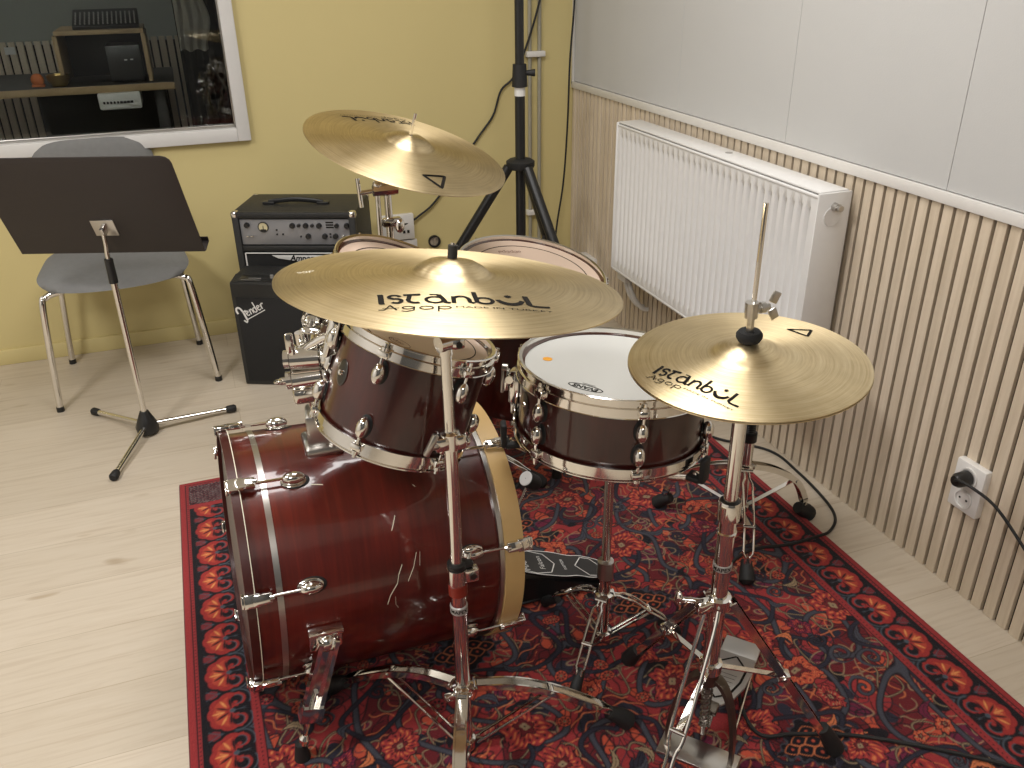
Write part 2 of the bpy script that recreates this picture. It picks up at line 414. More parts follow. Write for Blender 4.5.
# control room beyond the glass
struct('wall_control_room', MB().box((-.7, 5.35, 1.25), (4.4, .1, 2.5)), 'controlwall')
struct('trim_5', MB().box((-.7, 4.45, 2.48), (4.4, 1.9, .06)), 'gap')
struct('trim_6', MB().box((1.2, 4.5, 1.25), (.1, 1.9, 2.5)).box((-2.6, 4.5, 1.25), (.1, 1.9, 2.5)), 'gap')
struct('trim_7', MB().box((-.7, 5.29, .5), (4.4, .02, 1.02)), 'gap')
mb = MB(); x = -2.3
while x < 1.0: mb.box((x, 5.27, .515), (.030, .02, 1.03)); x += .040
struct('trim_8', mb, 'slat')
d = thing('control_desk', 'wooden desk with dark top seen through the window', 'desk', (-.8, 4.62, 0))
obj('desktop', MB().box((-.84, 4.62, .895), (1.62, .66, .024), bev=.003), 'desktop', d, world=True)
obj('front_edge', MB().box((-.84, 4.286, .895), (1.62, .012, .03), bev=.002), 'wood', d, world=True)
for lx in (-1.6, -.1): obj('leg', MB().box((lx, 4.65, .44), (.05, .5, .88), bev=.004), 'deskblack', d, world=True)
obj('shade_panel', MB().box((-.37, 4.92, .50), (.60, .02, .76), bev=.003), 'black', d, world=True)  # black sheet added to stand in for the shade under the desk
d = thing('desk_shelf', 'open wooden box shelf standing on the control room desk', 'shelf', (-.3, 4.55, .908))
obj('shelf_board', MB().box((-.30, 4.55, 1.118), (.36, .34, .018), bev=.002), 'wood', d, world=True)
for lx in (-.48, -.125): obj('side_panel', MB().box((lx, 4.55, 1.008), (.018, .34, .200), bev=.002), 'wood', d, world=True)
obj('shade_panel', MB().box((-.30, 4.712, 1.008), (.34, .010, .20), bev=.002), 'black', d, world=True)  # black sheet added for the shaded inside of the shelf
d = thing('audio_mixer', 'black mixing console on top of the desk shelf', 'mixer', (-.27, 4.5, 1.128))
tilt = Matrix.Translation((-.27, 4.52, 1.155)) @ Matrix.Rotation(.30, 4, 'X')
obj('body', MB().box((0, 0, 0), (.27, .2, .035), tilt, bev=.004), 'black', d, world=True)
mb = MB()
for i in range(14):
    for j in range(5): mb.box((-.12+i*.0185, -.08+j*.03, .021), (.006, .008, .008), tilt)
obj('fader_knobs', mb, 'greyband', d, world=True)['kind'] = 'stuff'
d = thing('rack_unit', 'black rack unit with small lights inside the desk shelf', 'audio device', (-.22, 4.5, .908))
obj('body', MB().box((-.22, 4.5, .985), (.14, .2, .15), bev=.003), 'black', d, world=True)
obj('indicator_light', MB().box((-.215, 4.398, 1.0), (.012, .004, .005)).box((-.19, 4.398, 1.001), (.012, .004, .005)), 'whiteprint', d, world=True)
d = thing('computer_box', 'small pale box with rear ports under the control desk', 'computer', (-.26, 4.34, .8))
obj('body', MB().box((-.265, 4.36, .845), (.175, .18, .072), bev=.01), 'white', d, world=True)
mb = MB()
for i in range(9): mb.box((-.33+i*.014, 4.269, .84), (.008 if i < 5 else .012, .003, .010))
obj('port', mb, 'black', d, world=True)
obj('mounting_bracket', MB().box((-.265, 4.36, .8821), (.10, .12, .002)), 'black', d, world=True)
mb = MB(); rows = []
for j in (0, 1):
    rows.append([mb.bm.verts.new((.02+i*.006, 4.95+.022*math.sin(i*.62)+.010*math.sin(i*.23+j), 2.2 if j == 0 else .10)) for i in range(110)])
for k in range(109): mb.bm.faces.new((rows[0][k], rows[0][k+1], rows[1][k+1], rows[1][k]))
bmesh.ops.solidify(mb.bm, geom=mb.bm.faces[:], thickness=.004)
tag(obj('curtain', mb, 'darkcloth'), 'dark brown curtain in folds beyond the right side of the window', 'curtain')
def hanging_cloth():
    mb = MB(); rows = []
    for j in range(17):
        z = 1.45-j*.40/16; row = []
        for i in range(25):
            u = i/24; row.append(mb.bm.verts.new((.02+u*(.125+.012*math.sin(j*.7)), 4.12+.010*math.sin(u*22+j*.25)+.006*math.sin(u*9-j*.4), z+.006*math.sin(u*13))))
        rows.append(row)
    for a_, b_ in zip(rows[:-1], rows[1:]):
        for k in range(24): mb.bm.faces.new((a_[k], a_[k+1], b_[k+1], b_[k]))
    bmesh.ops.solidify(mb.bm, geom=mb.bm.faces[:], thickness=.006); return mb
tag(obj('hanging_shirt', hanging_cloth(), 'cloth'), 'pale cloth hanging behind the window glass at its right side', 'cloth')
mb = MB(); mb.lathe([(.001, .909), (.03, .909), (.045, .935), (.048, .955), (.044, .955), (.04, .935), (.001, .915)], Matrix.Translation((-.50, 4.38, 0)), 24)
tag(obj('metal_bowl', mb, 'gold'), 'small gold bowl on the control room desk', 'bowl')
tag(obj('desk_toy', MB().ball((-.585, 4.4, .935), .027, (1, 1, 1)).box((-.585, 4.4, .913), (.05, .04, .010), bev=.002), 'orangeplastic'), 'small orange object beside the gold bowl on the control desk', 'object')
tag(obj('paper_note', MB().box((-.79, 5.256, .99), (.05, .004, .035)), 'whiteprint'), 'white paper note fixed to the slats of the control room wall', 'note')

# ================================================================== RUG (pattern computed as colours of its fibres)
def make_rug():
    x0, x1, y0, y1 = -.205, 1.410, .10, 2.354
    st = .00235
    nx = int((x1-x0)/st)+1; ny = int((y1-y0)/st)+1
    xs = np.linspace(x0, x1, nx); ys = np.linspace(y0, y1, ny)
    X, Y = np.meshgrid(xs, ys)
    img = np.zeros((ny, nx, 3), np.float32)
    def sm(d, w=.0012): return np.clip(.5-d/(2*w), 0, 1)      # 1 inside (d<0)
    def paint(a, c, sl=None):
        t = img if sl is None else img[sl]
        t[...] = t*(1-a[..., None])+np.array(c, np.float32)*a[..., None]
    RED = (.26, .026, .028); DRED = (.115, .011, .015); BLK = (.008, .006, .009); NAVY = (.020, .018, .030)
    GREY = (.048, .048, .062); ORG = (.42, .065, .034); CREAM = (.27, .19, .11); HOT = (.52, .15, .06); WINE = (.12, .012, .035)
    rng = np.random.RandomState(7)
    xc = (x0+x1)/2; yc = (y0+y1)/2-.1
    U = np.abs(X-xc); W = Y-y0
    def wav(lam, n=9, seed=0):
        r = np.random.RandomState(seed); o = np.zeros_like(X)
        for i in range(n):
            a = r.uniform(0, PI); k = 2*PI/(lam*r.uniform(.75, 1.3)); o += np.sin(k*(np.cos(a)*U+np.sin(a)*W)+r.uniform(0, 6.28))
        return o/math.sqrt(n/2)
    def line(n, lam, w, c, oc=None, ow=.003, gate=None):
        gy, gx = np.gradient(n, st, st); d = np.abs(n)/(np.hypot(gx, gy)+1.6/lam)
        g = 1 if gate is None else gate
        if oc is not None: paint(sm(d-w-ow)*g, oc)
        paint(sm(d-w)*g, c)
    WX_ = wav(.09, seed=31)*.0045; WY_ = wav(.09, seed=32)*.0045
    img[:] = RED
    big = wav(.16, seed=1); b2 = wav(.085, seed=2); b3 = wav(.11, seed=3)
    paint(sm(-(big-.1)*.03), DRED); paint(sm(-(b2-1.3)*.02), NAVY); paint(sm((b2+1.1)*.02), ORG); paint(sm(-(b3-1.2)*.02), WINE); paint(sm((b3+1.7)*.02), BLK)
    line(big-.1, .16, .0012, BLK); line(b2-.9, .085, .0010, BLK); line(b2+1.1, .085, .0014, BLK); line(b3-1.2, .11, .0010, CREAM)
    for k in range(5):
        q = wav(.055, seed=40+k); g = (wav(.2, seed=60+k) > .4)
        line(q, .055, .0009, (BLK, BLK, CREAM, NAVY, HOT)[k], gate=g)
    line(wav(.12, seed=11)-.9, .12, .0009, CREAM, BLK, .0014)
    # arabesque bands
    line(wav(.19, seed=13), .19, .0040, GREY, BLK, .0024); line(wav(.23, seed=14)-.7, .23, .0030, NAVY, BLK, .002)
    def win(cx, cy_, r):
        i0 = max(int((cx-r-x0)/st), 0); i1 = min(int((cx+r-x0)/st)+1, nx); j0 = max(int((cy_-r-y0)/st), 0); j1 = min(int((cy_+r-y0)/st)+1, ny)
        if i1 <= i0 or j1 <= j0: return None
        return (slice(j0, j1), slice(i0, i1))
    def local(cx, cy_, r, warp=1.):
        sl = win(cx, cy_, r*1.35)
        if sl is None: return None
        dx = X[sl]-cx; dy = Y[sl]-cy_; s_ = np.sign(X[sl]-xc+1e-9)
        return sl, dx+WX_[sl]*s_*warp, dy+WY_[sl]*warp
    def spiral(cx, cy_, r, a0, hand, c):
        q = local(cx, cy_, r, .4)
        if q is None: return
        sl, dx, dy = q; rr = np.hypot(dx, dy); th = np.arctan2(dy, dx)*hand-a0
        p = r/1.6; d = np.abs(((rr/p-th/(2*PI))+.5) % 1-.5)*p
        wd = .0026+.16*rr; m_ = (rr < r)
        paint(sm(d-wd*.55-.0022)*m_, BLK, sl); paint(sm(d-wd*.55)*m_, c, sl)
    def peony(cx, cy_, R, ph, hand, warm):
        q = local(cx, cy_, R)
        if q is None: return
        sl, dx, dy = q; rr = np.hypot(dx, dy); th = np.arctan2(dy, dx)*hand+ph
        big_ = np.abs(np.cos(2.5*th)); jag = np.abs(((th*11/(2*PI)) % 1)-.5)*2
        Rr = R*(.58+.26*big_**.7+.16*jag)
        c1, c2, c3 = warm
        paint(sm(rr-Rr-.003), BLK, sl); paint(sm(rr-Rr), c1, sl)
        stv = np.sin(th*17+np.sin(rr*210)*1.4)+.8*np.sin(rr*330+th*3)
        paint(sm(-(stv-.35)*.004)*sm(rr-Rr+.003), c2, sl); paint(sm(-(stv-1.15)*.004)*sm(rr-Rr+.003), c3, sl)
        paint(sm((stv+1.35)*.003)*sm(rr-Rr+.003), BLK, sl)
        inn = R*(.30+.07*np.cos(5*th)); paint(sm(rr-inn-.0022), BLK, sl); paint(sm(rr-inn), DRED, sl)
        paint(sm(rr-R*(.12+.05*np.abs(np.cos(2*th)))), CREAM, sl); paint(sm(rr-.0018), BLK, sl)
    def rosette(cx, cy_, R, ph, c1, c2):
        q = local(cx, cy_, R, .5)
        if q is None: return
        sl, dx, dy = q; rr = np.hypot(dx, dy); th = np.arctan2(dy, dx)+ph
        Rr = R*(.90+.10*np.abs(np.cos(4*th))); paint(sm(rr-Rr-.002), BLK, sl); paint(sm(rr-Rr), c1, sl)
        tt = ((th*8/(2*PI)) % 1-.5)*2*PI/8; ex = rr*np.cos(tt)-R*.60; ey = rr*np.sin(tt)
        paint(sm(np.hypot(ex/1.2, ey)-R*.17), BLK, sl); paint(sm(rr-R*.28), BLK, sl); paint(sm(rr-R*.20), c2, sl); paint(sm(rr-R*.08), BLK, sl)
    def leaf(cx, cy_, L, a, wd, c, oc=BLK):
        q = local(cx, cy_, L*1.1, .5)
        if q is None: return
        sl, dx, dy = q; u = dx*math.cos(a)+dy*math.sin(a); v = -dx*math.sin(a)+dy*math.cos(a); v = v-.7*u*u/L
        hw = wd*np.clip(1-(u/L)**2, 0, 1)*(1+.35*np.abs(np.sin(u/L*9))); d = np.abs(v)-hw; d = np.where(np.abs(u) > L, 1, d)
        paint(sm(d-.0025), oc, sl); paint(sm(d), c, sl); paint(sm(np.abs(v)-.0006)*(hw > .004), oc, sl)
    items = []; tries = 0
    sizes = [.058]*7+[.044]*14+[.030]*40+[.021]*70+[.015]*110
    for R in sizes:
        for _ in range(160):
            cx = rng.uniform(xc-.01, x1-.148); cyv = rng.uniform(y0, y1-.148)
            if all((cx-a)**2+(cyv-b)**2 > ((R+c)*.93)**2 for a, b, c in items): items.append((cx, cyv, R)); break
    for k, (cx, cyv, R) in enumerate(items):
        ph = rng.uniform(0, 6); t = rng.randint(0, 5); k5 = rng.randint(0, 5)
        for sgn in (1, -1):
            ccx = xc+sgn*(cx-xc); a = ph if sgn > 0 else PI-ph
            if R > .04: peony(ccx, cyv, R, ph, sgn, (RED, ORG, HOT) if k % 3 else (ORG, HOT, RED))
            elif R > .025:
                if t < 2: peony(ccx, cyv, R, ph, sgn, ((ORG, RED, HOT), (RED, ORG, CREAM), (WINE, RED, ORG))[k % 3])
                elif t == 2: rosette(ccx, cyv, R*.9, ph, (WINE, DRED, GREY)[k % 3], CREAM)
                elif t == 3: spiral(ccx, cyv, R, a, sgn, GREY)
                else: leaf(ccx, cyv, R*1.35, a, R*.30, (GREY, NAVY, RED)[k % 3]); leaf(ccx, cyv, R*.9, a+1.9, R*.22, (HOT, GREY, ORG)[k5 % 3])
            elif R > .018:
                if t == 0: rosette(ccx, cyv, R*.85, ph, (RED, WINE, ORG)[k % 3], CREAM)
                elif t == 1: spiral(ccx, cyv, R, a, sgn, (GREY, NAVY)[k % 2])
                elif t == 2: peony(ccx, cyv, R, ph, sgn, (ORG, HOT, CREAM))
                else: leaf(ccx, cyv, R*1.5, a, R*.32, (GREY, HOT, WINE, GREY, ORG)[k5])
            else:
                if t == 0: rosette(ccx, cyv, R*.9, ph, ORG, CREAM)
                elif t in (1, 2): leaf(ccx, cyv, R*1.5, a, R*.36, (CREAM, GREY, HOT, RED, BLK)[k5])
    # orange trellis medallions on a dark ground
    for mx_, my2 in ((xc+.22, 1.40), (xc-.22, 1.40), (xc+.03, 1.80), (xc+.35, .92), (xc-.35, .92), (xc, .72)):
        q = local(mx_, my2, .085, .25)
        if q is None: continue
        sl, dx, dy = q
        dm = (np.abs(dx)/.080+np.abs(dy)/.062-1)*.05+.006*np.cos(dx*190)*np.cos(dy*190); paint(sm(dm-.003), GREY, sl); paint(sm(dm), BLK, sl)
        for ex, ey in ((-.026, -.012), (.026, -.012), (-.026, .012), (.026, .012), (0, .0), (0, .026), (0, -.026), (-.05, 0), (.05, 0)):
            e_ = np.abs((np.abs((dx-ex)/1.35)**1.35+np.abs(dy-ey)**1.35)**(1/1.35)-.0135); paint(sm(e_-.0009), HOT, sl)
            paint(sm(np.hypot(dx-ex, dy-ey)-.0032), ORG, sl)
    # ---- border
    dl, dr, dt, db = X-x0, x1-X, y1-Y, Y-y0
    E = np.minimum(np.minimum(dl, dr), dt)
    horiz = (dt < np.minimum(dl, dr))
    sal = np.where(horiz, X-xc, Y-y1)          # coordinate along the border
    bandE = E < .146
    img[bandE] = RED
    paint(sm(np.abs(E-.0185)-.0013), BLK); paint(sm(np.abs(E-.0275)-.0010), BLK)
    inner = (E > .0275) & (E < .128); img[inner] = BLK
    for e_ in (.0230, .137):
        dd = np.hypot(E-e_, ((sal+.0045) % .0105)-.00525); paint(sm(dd-.0017), (.02, .004, .008))
    paint(sm(np.abs(E-.128)-.001), RED); paint(sm(np.abs(E-.1455)-.0012), BLK)
    # palmettes
    per = .1125
    a0 = -.155
    a = np.where(horiz, (sal+per/2) % per-per/2, (sal-a0+per/2) % per-per/2)
    aid = np.where(horiz, True, sal < a0+per/2)
    b = -(E-.0800)          # outward positive
    on = inner & aid & ~(horiz & (np.minimum(dl, dr) < .146))
    def pb(al, c): paint(al*on, c)
    GB = (.060, .075, .095)
    PR = (.27, .024, .022); PO = (.37, .050, .030)
    FS = 1.26; fx, fy = a/FS, (b+.008)/FS
    rr = np.hypot(fx, fy); th = np.arctan2(fx, fy); ath = np.abs(th)
    # grey scroll line following the back of the flower and dipping in at the stem
    for s_ in (1, -1):
        c = np.hypot((fx-s_*.0215)/1.05, fy+.0100); pb(sm(np.abs(c-.0215)-.0011)*((fy < .008) & (s_*fx > .0)), GB)
    pb(sm(np.abs(np.hypot(fx/1.12, fy+.004)-.0455)-.0010)*(ath > 1.0)*(ath < 2.35), GB)
    Rr = (.0355+.0035*np.abs(np.cos(4.5*th)))*np.where(ath < 1.95, 1, 0)*(1+.08*np.sin(ath))
    pb(sm(rr-Rr-.0022), BLK); pb(sm(rr-Rr), PR); pb(sm(rr-Rr*.78)*sm(-(rr-Rr*.25)), PO)
    for s_ in (1, -1):
        c = np.hypot(fx-s_*.0225, fy+.0085)
        pb(sm(c-.0150)*(fy > -.026), PR); pb(sm(c-.0100), BLK); pb(sm(np.abs(c-.0100)-.0009)*(fy < -.006), GB)
        pb(sm(np.hypot(fx-s_*.0165, fy+.0065)-.0036), PR)
        pb(sm(np.abs(fx-s_*.006)-.0045)*(fy < -.012)*(fy > -.030), BLK)
    for ang, c in ((0, HOT), (.95, HOT), (-.95, HOT)):
        u = fx*math.sin(ang)+fy*math.cos(ang); v = fx*math.cos(ang)-fy*math.sin(ang)
        v = v-(.10*(u-.02)*np.sign(ang) if ang else 0)
        pb(sm(np.abs(v)-.0020*np.clip(1-((u-.022)/.010)**2, 0, 1))*(np.abs(u-.022) < .010), (.62, .24, .08))
    pb(sm(np.abs(np.abs(fx)*1.0-(fy-.012)*.5)-.0008)*(fy > .012)*(fy < .024), (.62, .24, .08))
    for ang in (.50, -.50, 1.45, -1.45):
        u = fx*math.sin(ang)+fy*math.cos(ang); v = fx*math.cos(ang)-fy*math.sin(ang)
        pb(sm(np.abs(v)-.0019*np.clip(1-((u-.017)/.012)**2, 0, 1))*(np.abs(u-.017) < .012), BLK)
    pb(sm(np.hypot(fx, fy+.001)-.0045), GB)
    # small red sprigs between flowers
    a2 = (a+per/2) % per-per/2 if False else np.where(a > 0, a-per/2, a+per/2)
    pb(sm(np.abs(a2)-(.013-.45*np.abs(b-.030)))*sm(np.abs(b-.030)-.012), (.15, .02, .025)); pb(sm(np.abs(np.abs(a2)-(b-.018)*.55)-.0009)*(b > .018)*(b < .042), GB)
    # corner squares
    corner = (np.minimum(dl, dr) < .146) & (dt < .146) & (np.minimum(dl, dr) > .0275) & (dt > .0275)
    cm = corner & (np.minimum(dl, dr) < .128) & (dt < .128); img[corner] = RED; img[cm] = BLK
    csp = np.abs(np.sin(X*310+2*np.sin(Y*190))*np.cos(Y*330+2*np.sin(X*170)))
    al = sm(-(csp-.70)*.01)*cm; paint(al, (.20, .19, .18)); al = sm(-(np.abs(np.sin((X+Y)*260))*np.abs(np.cos((X-Y)*230))-.72)*.01)*cm; paint(al, (.22, .03, .04))
    img[(E < .003)] = DRED
    # worn, uneven wool
    img *= (1+.10*rng.randn(ny, nx, 1).astype(np.float32)*.6)
    img = np.clip(img*1.0, 0, 1)
    # ---- mesh: fine top grid with a skirt
    n = nx*ny; co = np.zeros((n, 3), np.float32); co[:, 0] = X.ravel(); co[:, 1] = Y.ravel()
    co[:, 2] = RUGT
    e = np.minimum(np.minimum(X-x0, x1-X), np.minimum(y1-Y, Y-y0)).ravel(); co[e < st*.5, 2] = 0.0; co[(e >= st*.5) & (e < st*1.5), 2] = RUGT*.85
    idx = np.arange(n).reshape(ny, nx)
    q = np.stack([idx[:-1, :-1], idx[:-1, 1:], idx[1:, 1:], idx[1:, :-1]], -1).reshape(-1, 4)
    me = bpy.data.meshes.new('persian_rug'); me.vertices.add(n); me.vertices.foreach_set('co', co.ravel())
    me.loops.add(q.size); me.loops.foreach_set('vertex_index', q.ravel().astype(np.int32))
    me.polygons.add(len(q)); me.polygons.foreach_set('loop_start', np.arange(0, q.size, 4, dtype=np.int32))
    me.update(calc_edges=True)
    ca = me.color_attributes.new('weave', 'FLOAT_COLOR', 'POINT')
    rgba = np.ones((n, 4), np.float32); rgba[:, :3] = img.reshape(-1, 3); ca.data.foreach_set('color', rgba.ravel())
    m, nt, bs = newmat('woven_wool_rug'); at = nt.nodes.new('ShaderNodeAttribute'); at.attribute_name = 'weave'
    nt.links.new(at.outputs['Color'], bs.inputs['Base Color']); bs.inputs['Roughness'].default_value = .95
    bs.inputs['Specular IOR Level'].default_value = .15
    bs.inputs['Sheen Weight'].default_value = .15
    nn = noise(nt, mapping(nt, (1, 1, 1)), 420, 2)
    bp = nt.nodes.new('ShaderNodeBump'); bp.inputs['Strength'].default_value = .5; bp.inputs['Distance'].default_value = .002
    nt.links.new(nn, bp.inputs['Height']); nt.links.new(bp.outputs[0], bs.inputs['Normal'])
    me.materials.append(m)
    o = bpy.data.objects.new('persian_rug', me); COL.objects.link(o)
    tag(o, 'large red and black Persian style rug lying under the drum kit', 'rug')
make_rug()

# ================================================================== RADIATOR
def radiator():
    t = thing('radiator', 'white panel radiator hung on the slatted wall', 'radiator', (1.5, 2.3, .33))
    xf, xb = WX-.122, WX-.03; ya, yb, z0, z1 = 1.725, 2.845, .306, .850
    mb = MB(); n = 33; p = (yb-ya-.04)/n; prof = []
    # fluted front sheet
    ypts = []
    for i in range(n):
        y = ya+.02+i*p
        ypts += [(y, 0), (y+p*.26, .0), (y+p*.40, .012), (y+p*.52, .0155), (y+p*.66, .014), (y+p*.84, .003)]
    ypts.append((yb-.02, 0))
    zs = [z0, z0+.035, z0+.052, z1-.050, z1-.033, z1]
    grid = []
    for iz, z in enumerate(zs):
        k = 1 if iz in (2, 3) else 0
        grid.append([mb.bm.verts.new((xf+dx*k, y, z)) for y, dx in [(ya, 0)]+ypts+[(yb, 0)]])
    for a_, b_ in zip(grid[:-1], grid[1:]):
        for k in range(len(a_)-1): mb.bm.faces.new((a_[k], a_[k+1], b_[k+1], b_[k]))
    mb.box((xf+.014, (ya+yb)/2, (z0+z1)/2), (.006, yb-ya, z1-z0-.002))
    mb.box((xf+.004, (ya+yb)/2, z1-.004), (.012, yb-ya, .008), bev=.002); mb.box((xf+.004, (ya+yb)/2, z0+.004), (.012, yb-ya, .008), bev=.002)
    obj('front_panel', mb, 'radwhite', t, world=True, ang=50)
    obj('rear_panel', MB().box((xb-.006, (ya+yb)/2, (z0+z1)/2), (.012, yb-ya, z1-z0-.02), bev=.003), 'radwhite', t, world=True)
    for y in (ya, yb): obj('side_panel', MB().box(((xf+xb)/2, y, (z0+z1)/2+.006), (xb-xf+.010, .006, z1-z0), bev=.003), 'radwhite', t, world=True)
    mb = MB().box(((xf+xb)/2, (ya+yb)/2, z1+.006), (xb-xf-.004, yb-ya-.006, .006), bev=.002)
    obj('top_grille', mb, 'radwhite', t, world=True)
    obj('vent_plug', MB().cyl((1.50, 2.22, z1+.008), (1.50, 2.22, z1+.0105), .011, seg=16), 'greyband', t, world=True)
    obj('valve_plate', MB().cyl((1.487, ya-.003, z1-.055), (1.487, ya-.005, z1-.055), .025, seg=28), 'radwhite', t, world=True)
    mb = MB().cyl((1.490, ya-.004, z1-.030), (1.490, ya-.020, z1-.030), .011, .010).cyl((1.490, ya-.020, z1-.030), (1.490, ya-.030, z1-.030), .008)
    obj('bleed_valve', mb, 'steel', t, world=True)
    mb = MB()
    for yy in (2.835, 2.80):
        mb.tube(smooth([(1.50, yy, z0-.001), (1.50, yy, z0-.05), (1.505, yy-.03, z0-.10), (1.53, yy-.05, z0-.14), (1.556, yy-.055, z0-.15)]), .009, 10)
    mb.box((1.49, 2.82, z0-.03), (.04, .07, .035), bev=.008)
    obj('inlet_pipes', mb, 'white', t, world=True)
radiator()

# ------------------------------------------------------------------ wall fittings
def outlet(name, label, y, z, w, h, n_, rotz=0):
    t = thing(name, label, 'socket', (WX-.004, y, z))
    obj('face_plate', MB().box((WX-.012, y, z), (.022, w, h), bev=.004), 'white', t, world=True)
    for k in range(n_):
        zc = z+(.5-k)*h*.47*1 if n_ > 1 else z
        mb = MB().lathe([(.020, 0), (.024, 0), (.024, .003), (.020, .003)], frame_m((WX-.0235, y, zc), (-1, 0, 0)), 28, closed=True)
        s_ = obj('socket_ring', mb, 'white', t, world=True)
        mb = MB()
        for dy in (-.0095, .0095): mb.cyl((WX-.0232, y+dy, zc), (WX-.0242, y+dy, zc), .0026, seg=10)
        obj('pin_hole', mb, 'black', t, world=True)
    return t
outlet('wall_socket', 'white double power socket on the oak slats at the right', 1.203, .284, .082, .125, 2)
t = thing('power_plug', 'black plug and cable in the white double socket on the slats', 'plug', (1.53, 1.21, .325))
obj('plug_body', MB().lathe([(.001, .040), (.012, .038), (.017, .030), (.018, .010), (.018, .001), (.001, .001)], frame_m((WX-.0265, 1.203, .313), (-1, 0, 0)), 24), 'black', t, world=True)
obj('cable', MB().tube(smooth([(WX-.063, 1.203, .313), (WX-.072, 1.188, .326), (WX-.070, 1.15, .328), (WX-.05, 1.10, .305), (WX-.035, 1.03, .25), (WX-.03, .9, .16), (WX-.03, .7, .06), (WX-.04, .5, .012)]), .0036, 8), 'rubber', t, world=True)
t = thing('wall_connection_box', 'white connection box low on the yellow wall behind the drums', 'socket', (.76, WY, .37))
obj('face_plate', MB().box((.755, WY-.013, .370), (.145, .026, .108), bev=.004), 'white', t, world=True)
obj('lower_plate', MB().box((.795, WY-.010, .285), (.085, .020, .05), bev=.003), 'white', t, world=True)
for dx in (.782, .800): obj('port', MB().box((dx, WY-.027, .350), (.010, .003, .012)), 'black', t, world=True)
t = thing('cable_grommet', 'round black and grey grommet on the yellow wall between the drums', 'grommet', (.917, WY, .285))
obj('ring', MB().lathe([(.020, 0), (.027, 0), (.027, .010), (.020, .010)], frame_m((.917, WY-.001, .287), (0, -1, 0)), 28, closed=True), 'black', t, world=True)
obj('insert', MB().lathe([(.001, .006), (.020, .004), (.020, .001)], frame_m((.917, WY-.001, .287), (0, -1, 0)), 24).box((.917, WY-.009, .287), (.008, .006, .034)), 'steel', t, world=True)
t = thing('cable_duct', 'two thin grey conduits running up the yellow corner', 'conduit', (1.38, WY, 0))
for xx in (1.362, 1.405): obj('pipe', MB().cyl((xx, WY-.010, .06), (xx, WY-.010, CEIL), .008, seg=14), 'conduit', t, world=True)
for zz in (.37, 1.03, 1.7): obj('pipe_clip', MB().box((1.385, WY-.014, zz), (.082, .028, .022), bev=.003), 'white', t, world=True)
tag(obj('wall_cable', MB().tube(smooth([(1.50, WY-.012, 2.4), (1.45, WY-.012, 1.5), (1.398, WY-.030, 1.231), (1.305, WY-.015, .97), (1.234, WY-.012, .895), (1.196, WY-.012, .797), (1.118, WY-.012, .701), (.941, WY-.014, .477), (.853, WY-.016, .409), (.80, WY-.022, .385), (.74, WY-.034, .380)]), .0045, 8), 'rubber'),
    'black cable curving down the yellow wall to the white connection box', 'cable')
tag(obj('wall_cable', MB().tube(smooth([(1.545, WY-.03, 2.4), (1.553, WY-.03, 1.5), (1.550, WY-.03, 1.227), (1.534, WY-.03, .997), (1.528, WY-.03, .754), (1.512, WY-.03, .496), (1.480, WY-.03, .28), (1.45, WY-.05, .02)]), .0042, 8), 'rubber'),
    'black cable hanging down the corner beside the slatted wall', 'cable')
tag(obj('junction_box', MB().box((WX-.03, 3.28, .195), (.055, .12, .035), bev=.006), 'white'), 'small white box on the slats low behind the floor tom', 'box')

